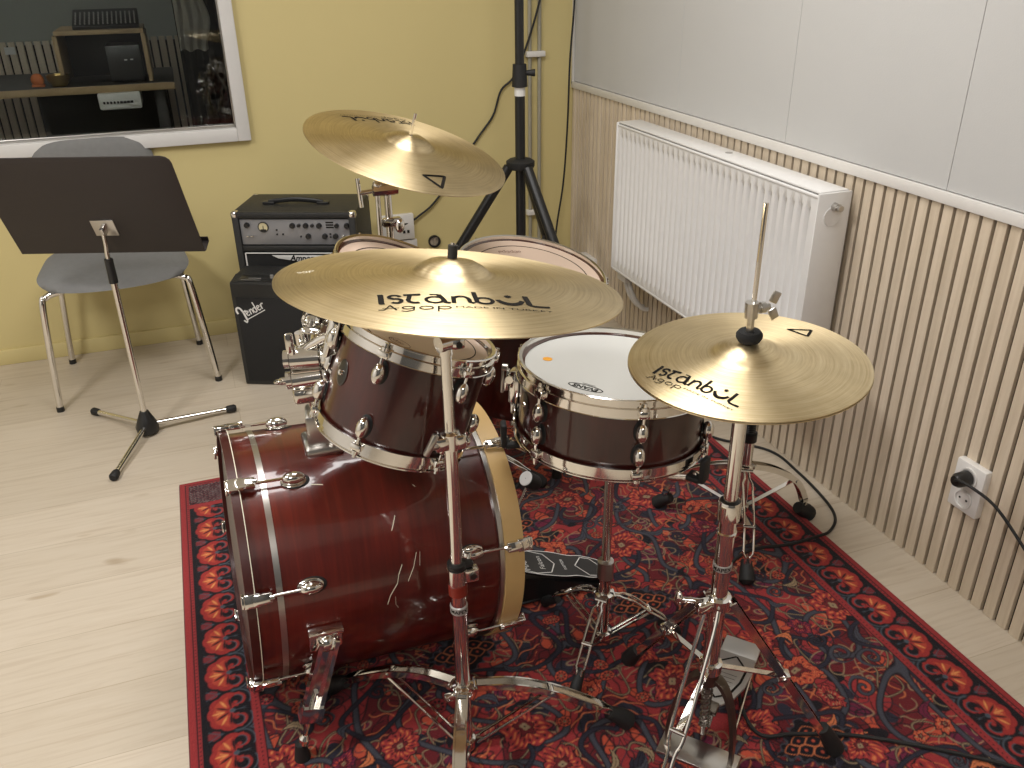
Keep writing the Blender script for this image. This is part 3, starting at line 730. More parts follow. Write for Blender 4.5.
# ================================================================== MUSIC STAND
def music_stand():
    base = V((-.292, 2.728, 0))
    t = thing('music_stand', 'black music stand with chrome tripod in front of the grey chair', 'music stand', base)
    c = V((-.303, 2.72, .76)); a = -.342; tl = .432
    ux = V((math.cos(a), math.sin(a), 0)); n = V((-math.sin(a), math.cos(a), 0))
    uy = V((0, 0, 1))*math.cos(tl)-n*math.sin(tl); nz = ux.cross(uy)   # nz points towards the camera
    mt = Matrix((ux, uy, nz)).transposed().to_4x4(); mt.translation = c
    w, h = .558, .35; r = .025
    poly = [(-w/2, -h/2), (w/2, -h/2), (w/2, h/2-r)]+[(w/2-r+r*math.cos(q), h/2-r+r*math.sin(q)) for q in (.5, 1.0)]+[(w/2-r, h/2), (-w/2+r, h/2)]+[(-w/2+r-r*math.sin(q), h/2-r+r*math.cos(q)) for q in (.5, 1.0)]+[(-w/2, h/2-r)]
    obj('desk', MB().prism(poly, .003, mt, bev=.0008), 'deskblack', t, world=True)
    obj('ledge', MB().box((0, -h/2+.002, -.022), (w+.004, .004, .044), mt, bev=.001).box((0, -h/2+.010, -.044), (w+.004, .016, .003), mt, bev=.001), 'deskblack', t, world=True)
    pm = mt @ Matrix.Translation((.010, -.076, .003))
    k = obj('bracket_plate', MB().prism([(-.034, -.028), (.034, -.028), (.034, .030), (-.034, .030)], .003, pm, bev=.001).box((0, 0, .014), (.012, .03, .026), pm, bev=.003), 'steel', t, world=True)
    top = pm @ V((0, -.004, .022))
    obj('tube', MB().tube([base+V((0, 0, .04)), V((base.x, base.y, .58))], .0095, 16), 'chrome', t, world=True)
    obj('inner_tube', MB().tube(smooth([V((base.x, base.y, .57)), V((base.x, base.y, .62)), top-V((0, 0, .035)), top]), .0065, 14), 'chrome', t, world=True)
    obj('collar', MB().cyl(V((base.x, base.y, .525)), V((base.x, base.y, .600)), .0135, .0125), 'black', t, world=True)
    obj('hub', MB().lathe([(.001, .085), (.014, .083), (.026, .055), (.036, .030), (.034, .010), (.022, .004), (.001, .004)], Matrix.Translation((base.x, base.y, 0)), 28), 'black', t, world=True)
    for fx, fy in ((-.465, 2.931), (-.021, 2.779), (-.385, 2.463)):
        a0 = base+V((0, 0, .034)); b0 = V((fx, fy, .014)); d = (b0-a0).normalized()
        l = obj('leg', MB().tube([a0+d*.025, b0], .0085, 12), 'chrome', t, world=True)
        obj('rubber_foot', MB().tube([b0-d*.022, b0-d*.015, b0+d*.006, b0+d*.012], [.010, .0125, .0135, .010], 14), 'rubber', l, world=False).matrix_parent_inverse = Matrix()
        # foot vertices share the leg's frame
        l.children[0].data.transform(INV[t.name])
music_stand()

# ================================================================== CHAIR
def chair():
    t = thing('chair', 'grey upholstered stacking chair with chrome legs by the yellow wall', 'chair', (-.33, 3.24, 0))
    # seat pad (rounded, slightly dished) and back pad
    def pad(w0, w1, d, th, mat, bow, n=22):
        mb = MB(); top = []; bot = []
        for j in range(n+1):
            v = j/n; rowt = []; rowb = []
            for i in range(n+1):
                u = i/n*2-1
                vv = v*2-1; k = math.sqrt(1-.34*abs(vv)**5); k2 = math.sqrt(1-.26*abs(u)**4)
                ww = (w0+(w1-w0)*v)/2
                x = u*ww*k; y = vv*d/2*k2
                z = bow(u, vv); ed = max(abs(u), abs(vv)); e = th/2*math.sqrt(max(0, 1-ed**6))
                rowt.append(mb.bm.verts.new(mat @ V((x, y, z+e)))); rowb.append(mb.bm.verts.new(mat @ V((x, y, z-e))))
            top.append(rowt); bot.append(rowb)
        for j in range(n):
            for i in range(n):
                mb.bm.faces.new((top[j][i], top[j][i+1], top[j+1][i+1], top[j+1][i])); mb.bm.faces.new((bot[j][i], bot[j+1][i], bot[j+1][i+1], bot[j][i+1]))
        bmesh.ops.remove_doubles(mb.bm, verts=mb.bm.verts, dist=.0004)
        return mb
    sm_ = Matrix.Translation((-.325, 3.215, .438)) @ Matrix.Rotation(.04, 4, 'Z')
    obj('seat', pad(.50, .44, .46, .035, sm_, lambda u, v: .012*u*u+(-.02*max(0, -v-.5)**2*4)), 'fabric', t, world=True, ang=80)
    bm_ = Matrix.Translation((-.345, 3.452, .66)) @ Matrix.Rotation(.04, 4, 'Z') @ Matrix.Rotation(PI/2-.10, 4, 'X')
    obj('backrest', pad(.40, .42, .34, .030, bm_, lambda u, v: -.03*u*u), 'fabric', t, world=True, ang=80)
    feet = [((-.581, 3.008), (-.545, 3.02)), ((-.052, 3.058), (-.095, 3.06)), ((-.575, 3.425), (-.53, 3.37)), ((-.105, 3.435), (-.13, 3.38))]
    for k, ((fx, fy), (tx, ty)) in enumerate(feet):
        inx = .05 if fx < -.3 else -.05
        pts = smooth([(fx, fy, .012), (fx*.25+tx*.75, fy*.25+ty*.75, .36), (tx+inx*.15, ty+.01, .405), (tx+inx*1.2, ty+(.02 if k < 2 else -.02), .418), (tx+inx*2, ty+(.05 if k < 2 else -.05), .418)], 6)
        l = obj('leg', MB().tube(pts, .0112, 14), 'chrome', t, world=True)
        g = obj('glide', MB().cyl((fx, fy, 0), (fx, fy, .018), .0130, .0124), 'black', l); g.data.transform(INV[t.name])
    obj('back_support', MB().tube(smooth([(-.44, 3.33, .42), (-.44, 3.455, .43), (-.445, 3.472, .52), (-.445, 3.478, .62)]), .008, 10)
        .tube(smooth([(-.24, 3.34, .42), (-.24, 3.46, .43), (-.245, 3.478, .52), (-.245, 3.484, .62)]), .008, 10), 'chrome', t, world=True)
chair()

# ================================================================== AMPLIFIERS
def big_amp():
    az = -.395
    mt = Matrix.Translation((.088, 3.17, 0)) @ Matrix.Rotation(az, 4, 'Z')   # local: x along the front, y to the back, origin front left corner
    W, D, H = .445, .262, .590
    t = thing('bass_amplifier', 'tall black amplifier with silver control panel against the yellow wall', 'amplifier', mat=mt)
    obj('cabinet', MB().box((W/2, D/2+.006, H/2), (W, D-.012, H), bev=.007).box((W/2, .006, H-.012), (W, .024, .024), bev=.005).box((.012, .006, H/2), (.024, .024, H), bev=.004).box((W-.012, .006, H/2), (.024, .024, H), bev=.004).box((W/2, .008, .455), (W-.02, .016, .022), bev=.004).box((W/2, .008, .012), (W-.02, .016, .024), bev=.004), 'tolex', t)
    p = obj('control_panel', MB().box((W/2, .0055, .516), (W-.050, .004, .092), bev=.001), 'panel', t)
    ks = [(.047, .528, .0095), (.20, .526, .0095), (.222, .527, .006), (.245, .526, .0095), (.267, .527, .006), (.290, .526, .0095), (.25, .487, .0095), (.306, .487, .0095), (.342, .487, .0095), (.349, .526, .008), (.383, .526, .0095)]
    for x, z, r in [(q*1.075, z_+.014, r_) for q, z_, r_ in ks]:
        obj('knob', MB().lathe([(.001, .013), (r*.8, .013), (r, .009), (r*1.05, .0), (.001, 0)], frame_m((x, .0035, z), (0, -1, 0)), 18), 'black', p)
    g = obj('meter', MB().lathe([(.001, .003), (.0165, .003), (.0165, 0), (.001, 0)], frame_m((.109, .0035, .535), (0, -1, 0)), 24), 'cream', p)
    obj('meter_ring', MB().lathe([(.0165, 0), (.019, 0), (.019, .005), (.0165, .005)], frame_m((.109, .0035, .535), (0, -1, 0)), 24, closed=True), 'black', p)
    mb = MB().box((.109, -.0005, .531), (.002, .002, .018)).box((.109, -.0005, .523), (.020, .002, .008))
    obj('meter_needle', mb, 'black', p)
    mb = MB()
    for x, z in ((.145, .510), (.145, .494), (.165, .494), (.225, .486), (.325, .495), (.325, .484)): mb.box((x*1.075, .002, z+.014), (.006, .004, .006), bev=.001)
    obj('push_buttons', mb, 'black', p)
    for x in (.046, .060, .368, .385): obj('toggle_switch', MB().box((x*1.075, -.0005, .502), (.010, .008, .005), bev=.0015), 'chrome', p)
    mb = MB()
    for r_ in range(3): mb.box((.350, .0030, .551-.009*r_), (.028, .001, .005))
    obj('panel_print', mb, 'ink', p)
    # grille with white piping
    obj('grille_cloth', MB().box((W/2, .006, .232), (W-.050, .004, .415)), 'grille', t)
    mb = MB(); gx0, gx1, gz0, gz1 = .030, W-.030, .030, .438
    for c, d in (((gx0, .002, (gz0+gz1)/2), (.004, .004, gz1-gz0)), ((gx1, .002, (gz0+gz1)/2), (.004, .004, gz1-gz0)), ((W/2, .002, gz1), (gx1-gx0, .004, .003)), ((W/2, .002, gz0), (gx1-gx0, .004, .003))): mb.box(c, d)
    obj('grille_piping', mb, 'whiteprint', t)
    lg = obj('logo_plate', MB().prism([(.135, .318), (.365, .318), (.345, .300), (.27, .296), (.245, .278), (.228, .297), (.158, .306)], .003, Matrix.Translation((-.008, .0025, .112)) @ Matrix.Rotation(PI/2, 4, 'X'), bev=.0006), 'whiteprint', t)
    f = lambda x, y: V((.237+x+.25*y, -.0010, .419+y))
    obj('logo_lettering', font_text('Ampeg', .030, f, MB(), bold=.001), 'ink', lg)
    # corners, handle
    mb = MB()
    for x in (0.0, W):
        s_ = 1 if x == 0 else -1
        mb.box((x+s_*.010, .008, H-.010), (.030, .032, .030), bev=.009, seg=3)
    for x in (0.0, W): 
        c = obj('metal_corner', MB().box((x+(.011 if x == 0 else -.011), .009, H-.011), (.027, .032, .027), bev=.009, seg=3), 'chrome', t)
        obj('metal_corner', MB().box((x+(.011 if x == 0 else -.011), D-.009, H-.011), (.027, .026, .027), bev=.009, seg=3), 'chrome', t)
    mb.bm.free()
    h = obj('carry_handle', MB().tube(smooth([(.105, .115, H+.004), (.13, .115, H+.010), (.205, .115, H+.016), (.28, .115, H+.010), (.305, .115, H+.004)]), .0055, 10, sx=1.6), 'black', t)
    for x in (.105, .305): obj('handle_mount', MB().box((x, .115, H+.004), (.045, .024, .010), bev=.004), 'black', h)
big_amp()
def small_amp():
    az = -.44
    mt = Matrix.Translation((.040, 2.982, 0)) @ Matrix.Rotation(az, 4, 'Z')
    W, H = .40, .397
    t = thing('guitar_amplifier', 'small black guitar amplifier with white script logo in front of the tall amplifier', 'amplifier', mat=mt)
    prof = [(0, .006), (.006, 0), (.158, 0), (.164, .006), (.164, H+.000), (.158, H+.006), (.075, H+.006), (.068, H+.004), (.004, H-.002), (0, H-.008)]
    m2 = Matrix(((0, 0, 1, 0), (1, 0, 0, 0), (0, 1, 0, 0), (0, 0, 0, 1)))
    obj('cabinet', MB().prism(prof, W, m2, bev=.003), 'tolex', t)
    obj('grille_cloth', MB().box((W/2, -.0015, H/2-.02), (W-.03, .004, H-.075), bev=.001), 'grille', t)
    sl = math.atan2(.006, .064)
    pm = Matrix.Translation((W/2, .036, H+.0015)) @ Matrix.Rotation(sl, 4, 'X')
    p = obj('control_panel', MB().box((0, 0, 0), (W-.05, .050, .003), pm, bev=.001), 'black', t)
    for i in range(6): obj('knob', MB().cyl(pm @ V((-.06+i*.036, .004, .001)), pm @ V((-.06+i*.036, .004, .012)), .007, .006, 14), 'greyband', p)
    obj('panel_print', MB().box((-.12, -.002, .0018), (.045, .004, .0006), pm).box((-.13, -.016, .0018), (.07, .002, .0006), pm), 'greyband', p)
    # script logo
    th = math.radians(27); o0 = V((.030, -.0042, .262))
    f = lambda x, y: V((o0.x+x*math.cos(th)-y*math.sin(th), o0.y, o0.z+x*math.sin(th)+y*math.cos(th)))
    mb = MB()
    k = .044
    def st(pts, w): ribbon(mb.bm, [(a*k, b*k) for a, b in pts], w*k, f)
    st(arc(.12, .62, .22, 200, 20, 12, .35)+[(.36, .4), (.28, -.3)], .16); st([(.28, -.3), (.12, -.42), (.02, -.15)], .12)
    st([(.3, .42), (.62, .5)], .12)
    st([(.52, .2), (.75, .3)]+arc(.65, .22, .13, 30, 320, 12, .2), .09)                 # e
    st([(.88, 0), (.93, .42)], .11); st([(.92, .3), (1.05, .42), (1.13, .36), (1.12, 0)], .09)  # n
    st(arc(1.34, .2, .13, 20, 380, 12, .2), .09); st([(1.50, .85), (1.46, 0)], .11)      # d
    st([(1.60, .2), (1.83, .3)]+arc(1.73, .22, .13, 30, 320, 12, .2), .09)               # e
    st([(1.96, 0), (2.0, .42)], .11); st([(1.99, .28), (2.12, .44), (2.24, .38)], .11)   # r
    st([(.30, -.22), (2.1, -.16)], .07)
    obj('logo_lettering', mb, 'whiteprint', t)
small_amp()

# ================================================================== PA TRIPOD STAND
def pa_stand():
    b = V((1.150, 3.06, 0))
    t = thing('speaker_stand', 'tall black tripod stand in the corner behind the drum kit', 'tripod stand', b)
    obj('lower_pole', MB().cyl(b+V((0, 0, .12)), b+V((0, 0, 1.04)), .0190, seg=24), 'black', t, world=True)
    obj('upper_pole', MB().cyl(b+V((0, 0, 1.00)), b+V((0, 0, 1.95)), .0165, seg=24), 'black', t, world=True)
    obj('height_clamp', MB().cyl(b+V((0, 0, .968)), b+V((0, 0, 1.045)), .0285, .025, 24).cyl(b+V((.02, -.01, 1.015)), b+V((.052, -.02, 1.015)), .009, .013), 'rubber', t, world=True)
    obj('white_sticker', MB().lathe([(.0193, .936), (.0200, .936), (.0200, .966), (.0193, .966)], Matrix.Translation(b), 24, closed=True), 'whiteprint', t, world=True)['label'] = 'small white label wrapped round the pole'
    obj('leg_collar', MB().lathe([(.019, .670), (.048, .673), (.054, .683), (.054, .700), (.042, .708), (.019, .710)], Matrix.Translation(b), 28, closed=True), 'rubber', t, world=True)
    obj('lower_sleeve', MB().cyl(b+V((0, 0, .14)), b+V((0, 0, .20)), .028), 'rubber', t, world=True)
    for a in (166, 286, 46):
        d = V((math.cos(math.radians(a)), math.sin(math.radians(a)), 0))
        p0 = b+d*.044+V((0, 0, .680)); p1 = b+d*.47+V((0, 0, .024))
        l = obj('leg', MB().tube([p0, p1], .0195, 14), 'black', t, world=True)
        g = obj('rubber_foot', MB().tube([p1-(p1-p0).normalized()*.03, p1], .0225, 14), 'rubber', l); g.data.transform(INV[t.name])
        mid = p0.lerp(p1, .5); obj('brace', MB().tube([b+d*.028+V((0, 0, .17)), mid], .007, 8), 'black', t, world=True)
pa_stand()

# ================================================================== DRUMS
def facing(mt):
    l = mt.inverted() @ CP; return math.atan2(l.y, l.x)
def hoop_prof(r, h, L=None):
    p = [(r-.0015, 0), (r+.0010, -.0015), (r+.0010, -.0035), (r-.0025, -.0050), (r-.0025, -h*.45), (r+.0015, -h*.50), (r+.0015, -h+.001), (r+.003, -h), (r-.0015, -h), (r-.0035, -h+.003), (r-.0060, -.020), (r-.0078, -.018), (r-.0075, -.002)]
    if L is not None: p = [(a, -L-z) for a, z in p]
    return p
def lug_mesh(name='lug'):
    """rounded oval casting, local x = outward, z = towards the hoop"""
    mb = MB().ball((.011, 0, 0), .0135, (.9, .80, 1.45), u=18, v=12).box((.019, 0, -.001), (.007, .006, .022), bev=.003)
    mb.cyl((0, 0, .004), (.010, 0, .004), .0075, seg=14)
    return mb
def drum(name, label, c, n, rs, rh, L, hh, nl, off, two, headmat, cat='drum', hb=None, xtra=None):
    mt = frame_m(c, n); f0 = facing(mt)
    t = thing(name, label, cat, mat=mt)
    hb = hb or hh
    s = obj('shell', MB().lathe([(rs, -.012), (rs, -L+.012), (rs-.006, -L+.012), (rs-.006, -.012)], seg=96, closed=True), 'shell', t)
    obj('top_hoop', MB().lathe(hoop_prof(rh, hh), seg=96, closed=True), 'chrome', t)
    obj('bottom_hoop', MB().lathe(hoop_prof(rh, hb, L), seg=96, closed=True), 'chrome', t)
    hd = obj('drumhead', MB().lathe([(.0005, -.0145), (rh-.014, -.0145), (rh-.011, -.0137), (rh-.0075, -.0145), (rh-.0075, -.017), (rh-.014, -.0165), (.0005, -.0165)], seg=96), headmat, t)
    obj('resonant_head', MB().lathe([(.0005, -L+.010), (rh-.0048, -L+.010), (rh-.0048, -L+.012), (.0005, -L+.012)], seg=72), 'clear', t)
    lug = None; rod = None; rod2 = None; gk = None
    for k in range(nl):
        a = f0+off+2*PI*k/nl
        zs = (-hh-.026, -L+hb+.026) if two else (-L/2,)
        for zi, z in enumerate(zs):
            sgn = 1 if zi == 0 else -1
            mm = Matrix.Rotation(a, 4, 'Z') @ Matrix.Translation((rs, 0, z)) @ (Matrix.Rotation(PI, 4, 'X') if sgn < 0 else Matrix())
            if lug is None:
                lug = obj('lug', lug_mesh(), 'chrome', t); lug.matrix_local = mm
                gk = obj('gasket', MB().ball((.0005, 0, 0), .0138, (.10, .92, 1.55), u=16, v=10), 'rubber', lug)
            else: inst(lug, mm, t)
            rod_off = .012
            if rod is None:
                mb = MB().cyl((rod_off, 0, .010), (rod_off, 0, hh+.022), .0028, seg=8)
                mb.box((rod_off-.001, 0, .026+hh*.30), (.013, .020, hh*.42), bev=.003)           # hoop ear
                mb.cyl((rod_off, 0, .026+hh*.5), (rod_off, 0, .026+hh*.5+.006), .0062, seg=14).cyl((rod_off, 0, .026+hh*.5+.006), (rod_off, 0, .026+hh*.5+.013), .0034, seg=8)
                rod = obj('tension_rod', mb, 'chrome', t); rod.matrix_local = mm
            else: inst(rod, mm, t)
    return t, mt, f0, s, hd

# ---- snare
sn_c, sn_n = V((.690, 1.328, .705)), V((.078, .028, .997))
t, mt, f0, s, hd = drum('snare_drum', 'dark red snare drum with white head on a chrome stand', sn_c, sn_n, .1790, .1860, .1627, .036, 6, math.radians(18), True, 'head', hb=.028)
flat = lambda ox, oy, ang, z: (lambda x, y: V((ox+x*math.cos(ang)-y*math.sin(ang), oy+x*math.sin(ang)+y*math.cos(ang), z)))
obj('orange_sticker', MB().cyl((-.113, .065, -.0143), (-.113, .065, -.0138), .0095, seg=28), 'orange', hd)['label'] = 'round orange sticker'
mb = MB(); ang = math.radians(118+180+6) 
cx_, cy2 = -.098, -.078; tw = math.atan2(-.104+.053, -.078+.120)+PI
f = flat(cx_, cy2, tw, -.0141)
ribbon(mb.bm, arc(0, 0, .0335, 0, 360, 60, .0110), .0024, f)
font_text('EVANS', .0165, f, mb, bold=.0006)
f = flat(cx_, cy2, tw, -.0140); ribbon(mb.bm, [(-.013, -.0155), (.013, -.0155)], .0012, f)
obj('maker_print', mb, 'ink', hd)
bm_ = Matrix.Rotation(f0+math.radians(-62), 4, 'Z') @ Matrix.Translation((.1795, 0, -.075))
bd = obj('badge', MB().ball((0, 0, 0), .017, (.10, .95, 1.45), u=20, v=12), 'badge', t); bd.matrix_local = bm_
obj('vent_grommet', MB().lathe([(.002, .002), (.005, .003), (.006, 0)], frame_m((.002, 0, 0), (1, 0, 0)), 14), 'chrome', bd)
sm2 = Matrix.Rotation(f0+math.radians(-93), 4, 'Z') @ Matrix.Translation((.179, 0, -.08))
st_ = obj('strainer', MB().box((.012, 0, 0), (.022, .030, .070), bev=.005).cyl((.022, -.020, .018), (.022, .020, .018), .008).box((.030, 0, .010), (.010, .016, .045), bev=.003).box((.012, 0, -.045), (.012, .024, .025), bev=.003), 'chrome', t); st_.matrix_local = sm2
obj('throw_lever', MB().box((.038, 0, .012), (.006, .012, .060), bev=.002).cyl((.030, 0, .035), (.040, 0, .035), .008), 'steel', st_)
sm3 = Matrix.Rotation(f0+math.radians(98), 4, 'Z') @ Matrix.Translation((.179, 0, -.085))
b_ = obj('butt_plate', MB().box((.010, 0, 0), (.018, .032, .040), bev=.005).box((.018, 0, .0), (.012, .02, .022), bev=.003), 'chrome', t); b_.matrix_local = sm3

# ---- rack toms
t1_c, t1_n = V((.320, 1.340, .824)), V((.350, .010, .937))
tom1, mt1, f1, s, hd = drum('rack_tom', 'smaller dark red rack tom tilted over the bass drum, nearest the front cymbal', t1_c, t1_n, .1290, .1350, .2095, .030, 6, math.radians(-19), True, 'clear')
f = flat(-.055, -.06, -1.0, -.0141); mb = MB(); write(mb, 'pago', .009, f, x0=-.02); ribbon(mb.bm, arc(0, .004, .022, 0, 360, 30, .012), .0012, f)
obj('maker_print', mb, 'redink', hd)
obj('damping_ring', MB().lathe([(.100, -.0143), (.1015, -.0143), (.1015, -.0138), (.100, -.0138)], seg=72, closed=True), 'ink', hd)['label'] = 'thin dark circle printed on the head'
bm_ = Matrix.Rotation(f1+math.radians(-54), 4, 'Z') @ Matrix.Translation((.1295, 0, -.092))
bd = obj('badge', MB().ball((0, 0, 0), .0175, (.10, .9, 1.35), u=20, v=12), 'badge', tom1); bd.matrix_local = bm_
obj('vent_grommet', MB().lathe([(.002, .002), (.005, .003), (.006, 0)], frame_m((.002, 0, 0), (1, 0, 0)), 14), 'chrome', bd)
# suspension mount on the far-left side of the tom
mm = Matrix.Rotation(f1+math.radians(-105), 4, 'Z')
mb = MB(); pts = [(.141*math.cos(q), .141*math.sin(q), -.040) for q in [math.radians(x) for x in range(-34, 35, 4)]]
mb.strip(pts, .042, .003, (0, 0, 1)); mb.box((.146, 0, -.060), (.010, .060, .095), bev=.003); mb.box((.143, 0, -.118), (.012, .03, .03), bev=.004)
sus = obj('suspension_mount', mb, 'chrome', tom1); sus.matrix_local = mm
for q in (-30, 30): obj('rubber_grommet', MB().ball((.143*math.cos(math.radians(q)), .143*math.sin(math.radians(q)), -.018), .009, (1, 1, 1.1)), 'rubber', sus)

t2_c, t2_n = V((.399, 1.800, .770)), V((.357, -.198, .913))
tom2, mt2, f2, s, hd = drum('rack_tom', 'larger rack tom behind the front cymbal, in front of the tall amplifier', t2_c, t2_n, .1540, .1600, .225, .030, 6, math.radians(-10), True, 'clear')
obj('damping_ring', MB().lathe([(.120, -.0143), (.1225, -.0143), (.1225, -.0138), (.120, -.0138)], seg=72, closed=True), 'ink', hd)['label'] = 'thin dark circle printed on the head'

# ---- floor tom
ft_c, ft_n = V((.810, 2.067, .640)), V((.133, -.169, .977))
ft, mtf, ff, s, hd = drum('floor_tom', 'large floor tom behind the snare drum near the radiator', ft_c, ft_n, .1990, .2050, .40, .032, 8, math.radians(10), True, 'clear')
obj('damping_ring', MB().lathe([(.158, -.0143), (.1605, -.0143), (.1605, -.0138), (.158, -.0138)], seg=72, closed=True), 'ink', hd)['label'] = 'thin dark circle printed on the head'
f = flat(-.025, .118, 0, -.0141); mb = MB(); write(mb, 'pagago', .014, f, x0=-.03, slant=.2)
obj('maker_print', mb, 'redink', hd)
for k in range(3):
    a = ff+math.radians(60+120*k)
    p0 = mtf @ V((.222*math.cos(a), .222*math.sin(a), -.20)); d = (mtf.to_3x3() @ V((0, 0, -1))).normalized()
    p1 = p0+d*((p0.z-(RUGT+.012))/-d.z); p1.z = RUGT+.012
    l = obj('leg', MB().tube([p0, p1], .005, 10), 'chrome', ft, world=True)
    g = obj('rubber_foot', MB().cyl(V((p1.x, p1.y, RUGT)), p1+V((0, 0, .03)), .016, .011), 'rubber', l); g.data.transform(INV[ft.name])
    br_ = obj('leg_bracket', MB().box((.210, 0, -.26), (.030, .034, .055), bev=.005), 'chrome', ft); br_.matrix_local = Matrix.Rotation(a, 4, 'Z')

# ---- bass drum
bd_ax = V((.997, .038, -.063)).normalized(); cR = V((.469, 1.537, .272)); BL = .516
bmt = frame_m(cR, bd_ax, xh=(0, 0, 1))        # local x = up, z = towards the pedal side
bmt_y = bmt.to_3x3() @ V((0, 1, 0))
t = thing('bass_drum', 'dark red bass drum lying on its spurs under the toms', 'drum', mat=bmt)
bass = t; rs = .254
def surf(a, z, r=rs):   # a: angle from the top towards the camera (degrees); local coordinates
    q = math.radians(a); s_ = -1 if bmt_y.y > 0 else 1
    return V((r*math.cos(q), s_*r*math.sin(q), z))
obj('shell', MB().lathe([(rs, -.016), (rs, -BL), (rs-.007, -BL), (rs-.007, -.016)], seg=128, closed=True), 'shellbd', t)
obj('batter_hoop', MB().lathe([(rs+.012, 0), (rs+.012, -.040), (rs+.001, -.040), (rs+.001, 0)], seg=128, closed=True), 'maple', t)['label'] = 'pale bare maple hoop'
obj('batter_rim', MB().lathe([(rs+.0085, -.040), (rs+.009, -.050), (rs+.0005, -.050), (rs+.0005, -.040)], seg=128, closed=True), 'steel', t)
obj('front_hoop', MB().lathe([(rs+.011, -BL+.002), (rs+.011, -BL-.014), (rs+.001, -BL-.014), (rs+.001, -BL+.002)], seg=128, closed=True), 'redhoop', t)
obj('edge_strip', MB().lathe([(rs+.0114, -BL+.0030), (rs+.0114, -BL+.0015), (rs+.0005, -BL+.0015), (rs+.0005, -BL+.0030)], seg=128, closed=True), 'paleink', t)
obj('inlay_band', MB().lathe([(rs+.0012, -BL+.040), (rs+.0012, -BL+.051), (rs-.001, -BL+.051), (rs-.001, -BL+.040)], seg=128, closed=True), 'steel', t)['label'] = 'bright metal band around the shell'
obj('batter_head', MB().lathe([(.0005, -.012), (rs-.002, -.012), (rs-.002, -.014), (.0005, -.014)], seg=96), 'head', t)
obj('front_head', MB().lathe([(.0005, -BL-.004), (rs-.002, -BL-.004), (rs-.002, -BL-.006), (.0005, -BL-.014)], seg=96), 'black', t)
def claw_frame(a, z, flip):
    p = surf(a, z); out = surf(a, 0).normalized(); zz = V((0, 0, 1 if not flip else -1))
    x = out; y = zz.cross(x); m_ = Matrix((x, y, zz)).transposed().to_4x4(); m_.translation = p; return m_
claw = None
for side in (0, 1):
    for k in range(8):
        a = -19+45*k
        zl = -.106 if side == 0 else -BL+.100
        fm = claw_frame(a, zl, side == 1)       # local z towards the hoop
        if claw is None:
            lug0 = obj('lug', MB().ball((.011, 0, 0), .0125, (1., .95, 1.75), u=20, v=12).ball((.002, 0, 0), .015, (.15, 1, 1.6)), 'chrome', t)
            obj('gasket', MB().ball((.000, 0, -.003), .017, (.10, 1, 1.6)), 'rubber', lug0); lug0.matrix_local = fm
            mb = MB().cyl((.014, 0, .010), (.014, 0, .074), .0030, seg=8)
            rod0 = obj('tension_rod', mb, 'chrome', t); rod0.matrix_local = fm
            mb = MB().box((.0165, 0, .086), (.012, .021, .034), bev=.003).box((.0165, 0, .104), (.009, .026, .028), bev=.002).box((.012, 0, .119), (.018, .024, .006), bev=.002).cyl((.020, 0, .066), (.020, 0, .074), .0055, seg=12)
            claw = obj('claw_hook', mb, 'chrome', t); claw.matrix_local = fm
        else:
            inst(lug0, fm, t); inst(rod0, fm, t); inst(claw, fm, t)
# spurs
for sgn in (1, -1):
    a = 96*sgn; zc = -BL+.118
    p = bmt @ surf(a, zc); out = (bmt.to_3x3() @ surf(a, 0)).normalized(); ax = bd_ax
    side = ax.cross(out).normalized()
    m_ = Matrix((ax, side, out)).transposed().to_4x4(); m_.translation = p
    sp = obj('spur_bracket', MB().box((0, 0, .006), (.062, .050, .013), m_, bev=.004).box((0, .022*(-1 if side.z < 0 else 1), .011), (.064, .010, .022), m_, bev=.003).ball((0, 0, .018), .019, (1, 1, .9), m_), 'chrome', t, world=True)
    foot = V((p.x+.018 if sgn < 0 else .004, 1.242 if sgn > 0 else 1.84, RUGT+.016)); top = p+out*.028
    d = (foot-top).normalized(); e = ax
    mid = top.lerp(foot, .66)
    mb = MB(); nrm = d.cross(e).normalized()
    for o_ in (-.015, .015): mb.strip([top+e*o_-d*.012, mid+e*o_], .008, .018, e)
    mb.strip([top-nrm*.004, mid-nrm*.004], .026, .003, e)
    mb.strip([mid-d*.03, mid+d*.004], .042, .026, e)
    l = obj('spur_leg', mb, 'chrome', t, world=True)
    r_ = obj('spur_rod', MB().tube([mid-d*.06, foot-d*.02], .0045, 10), 'chrome', l); r_.data.transform(INV[t.name])
    r_ = obj('spur_tip', MB().tube([foot-d*.042, foot-d*.034, foot-d*.022], [.006, .011, .010], 14), 'chrome', l); r_.data.transform(INV[t.name])
    r_ = obj('rubber_foot', MB().cyl(foot+V((0, 0, .022)), V((foot.x, foot.y, RUGT)), .010, .016), 'rubber', l); r_.data.transform(INV[t.name])
# scratches in the lacquer
rr = rs+.0006
def scr(pts, w=.0012):
    mb = MB(); prev = None
    for a, z in pts:
        c = (mb.bm.verts.new(surf(a-w*200, z, rr)), mb.bm.verts.new(surf(a+w*200, z+w*.6, rr)))
        if prev: mb.bm.faces.new((prev[0], prev[1], c[1], c[0]))
        prev = c
    obj('scratch', mb, 'paleink', t)
scr([(70, -.245), (74, -.253), (78, -.257), (83, -.272), (87, -.278)]); scr([(84, -.262), (88, -.262), (90, -.257)], .0008)
scr([(66, -.215), (72, -.223), (78, -.236)], .0009); scr([(66, -.208), (72, -.211)], .0007)
scr([(49, -.245), (53, -.252), (55, -.256)], .0012); scr([(30, -.365), (29.5, -.375), (29, -.386)], .0012); scr([(38, -.195), (37, -.199)], .0016)

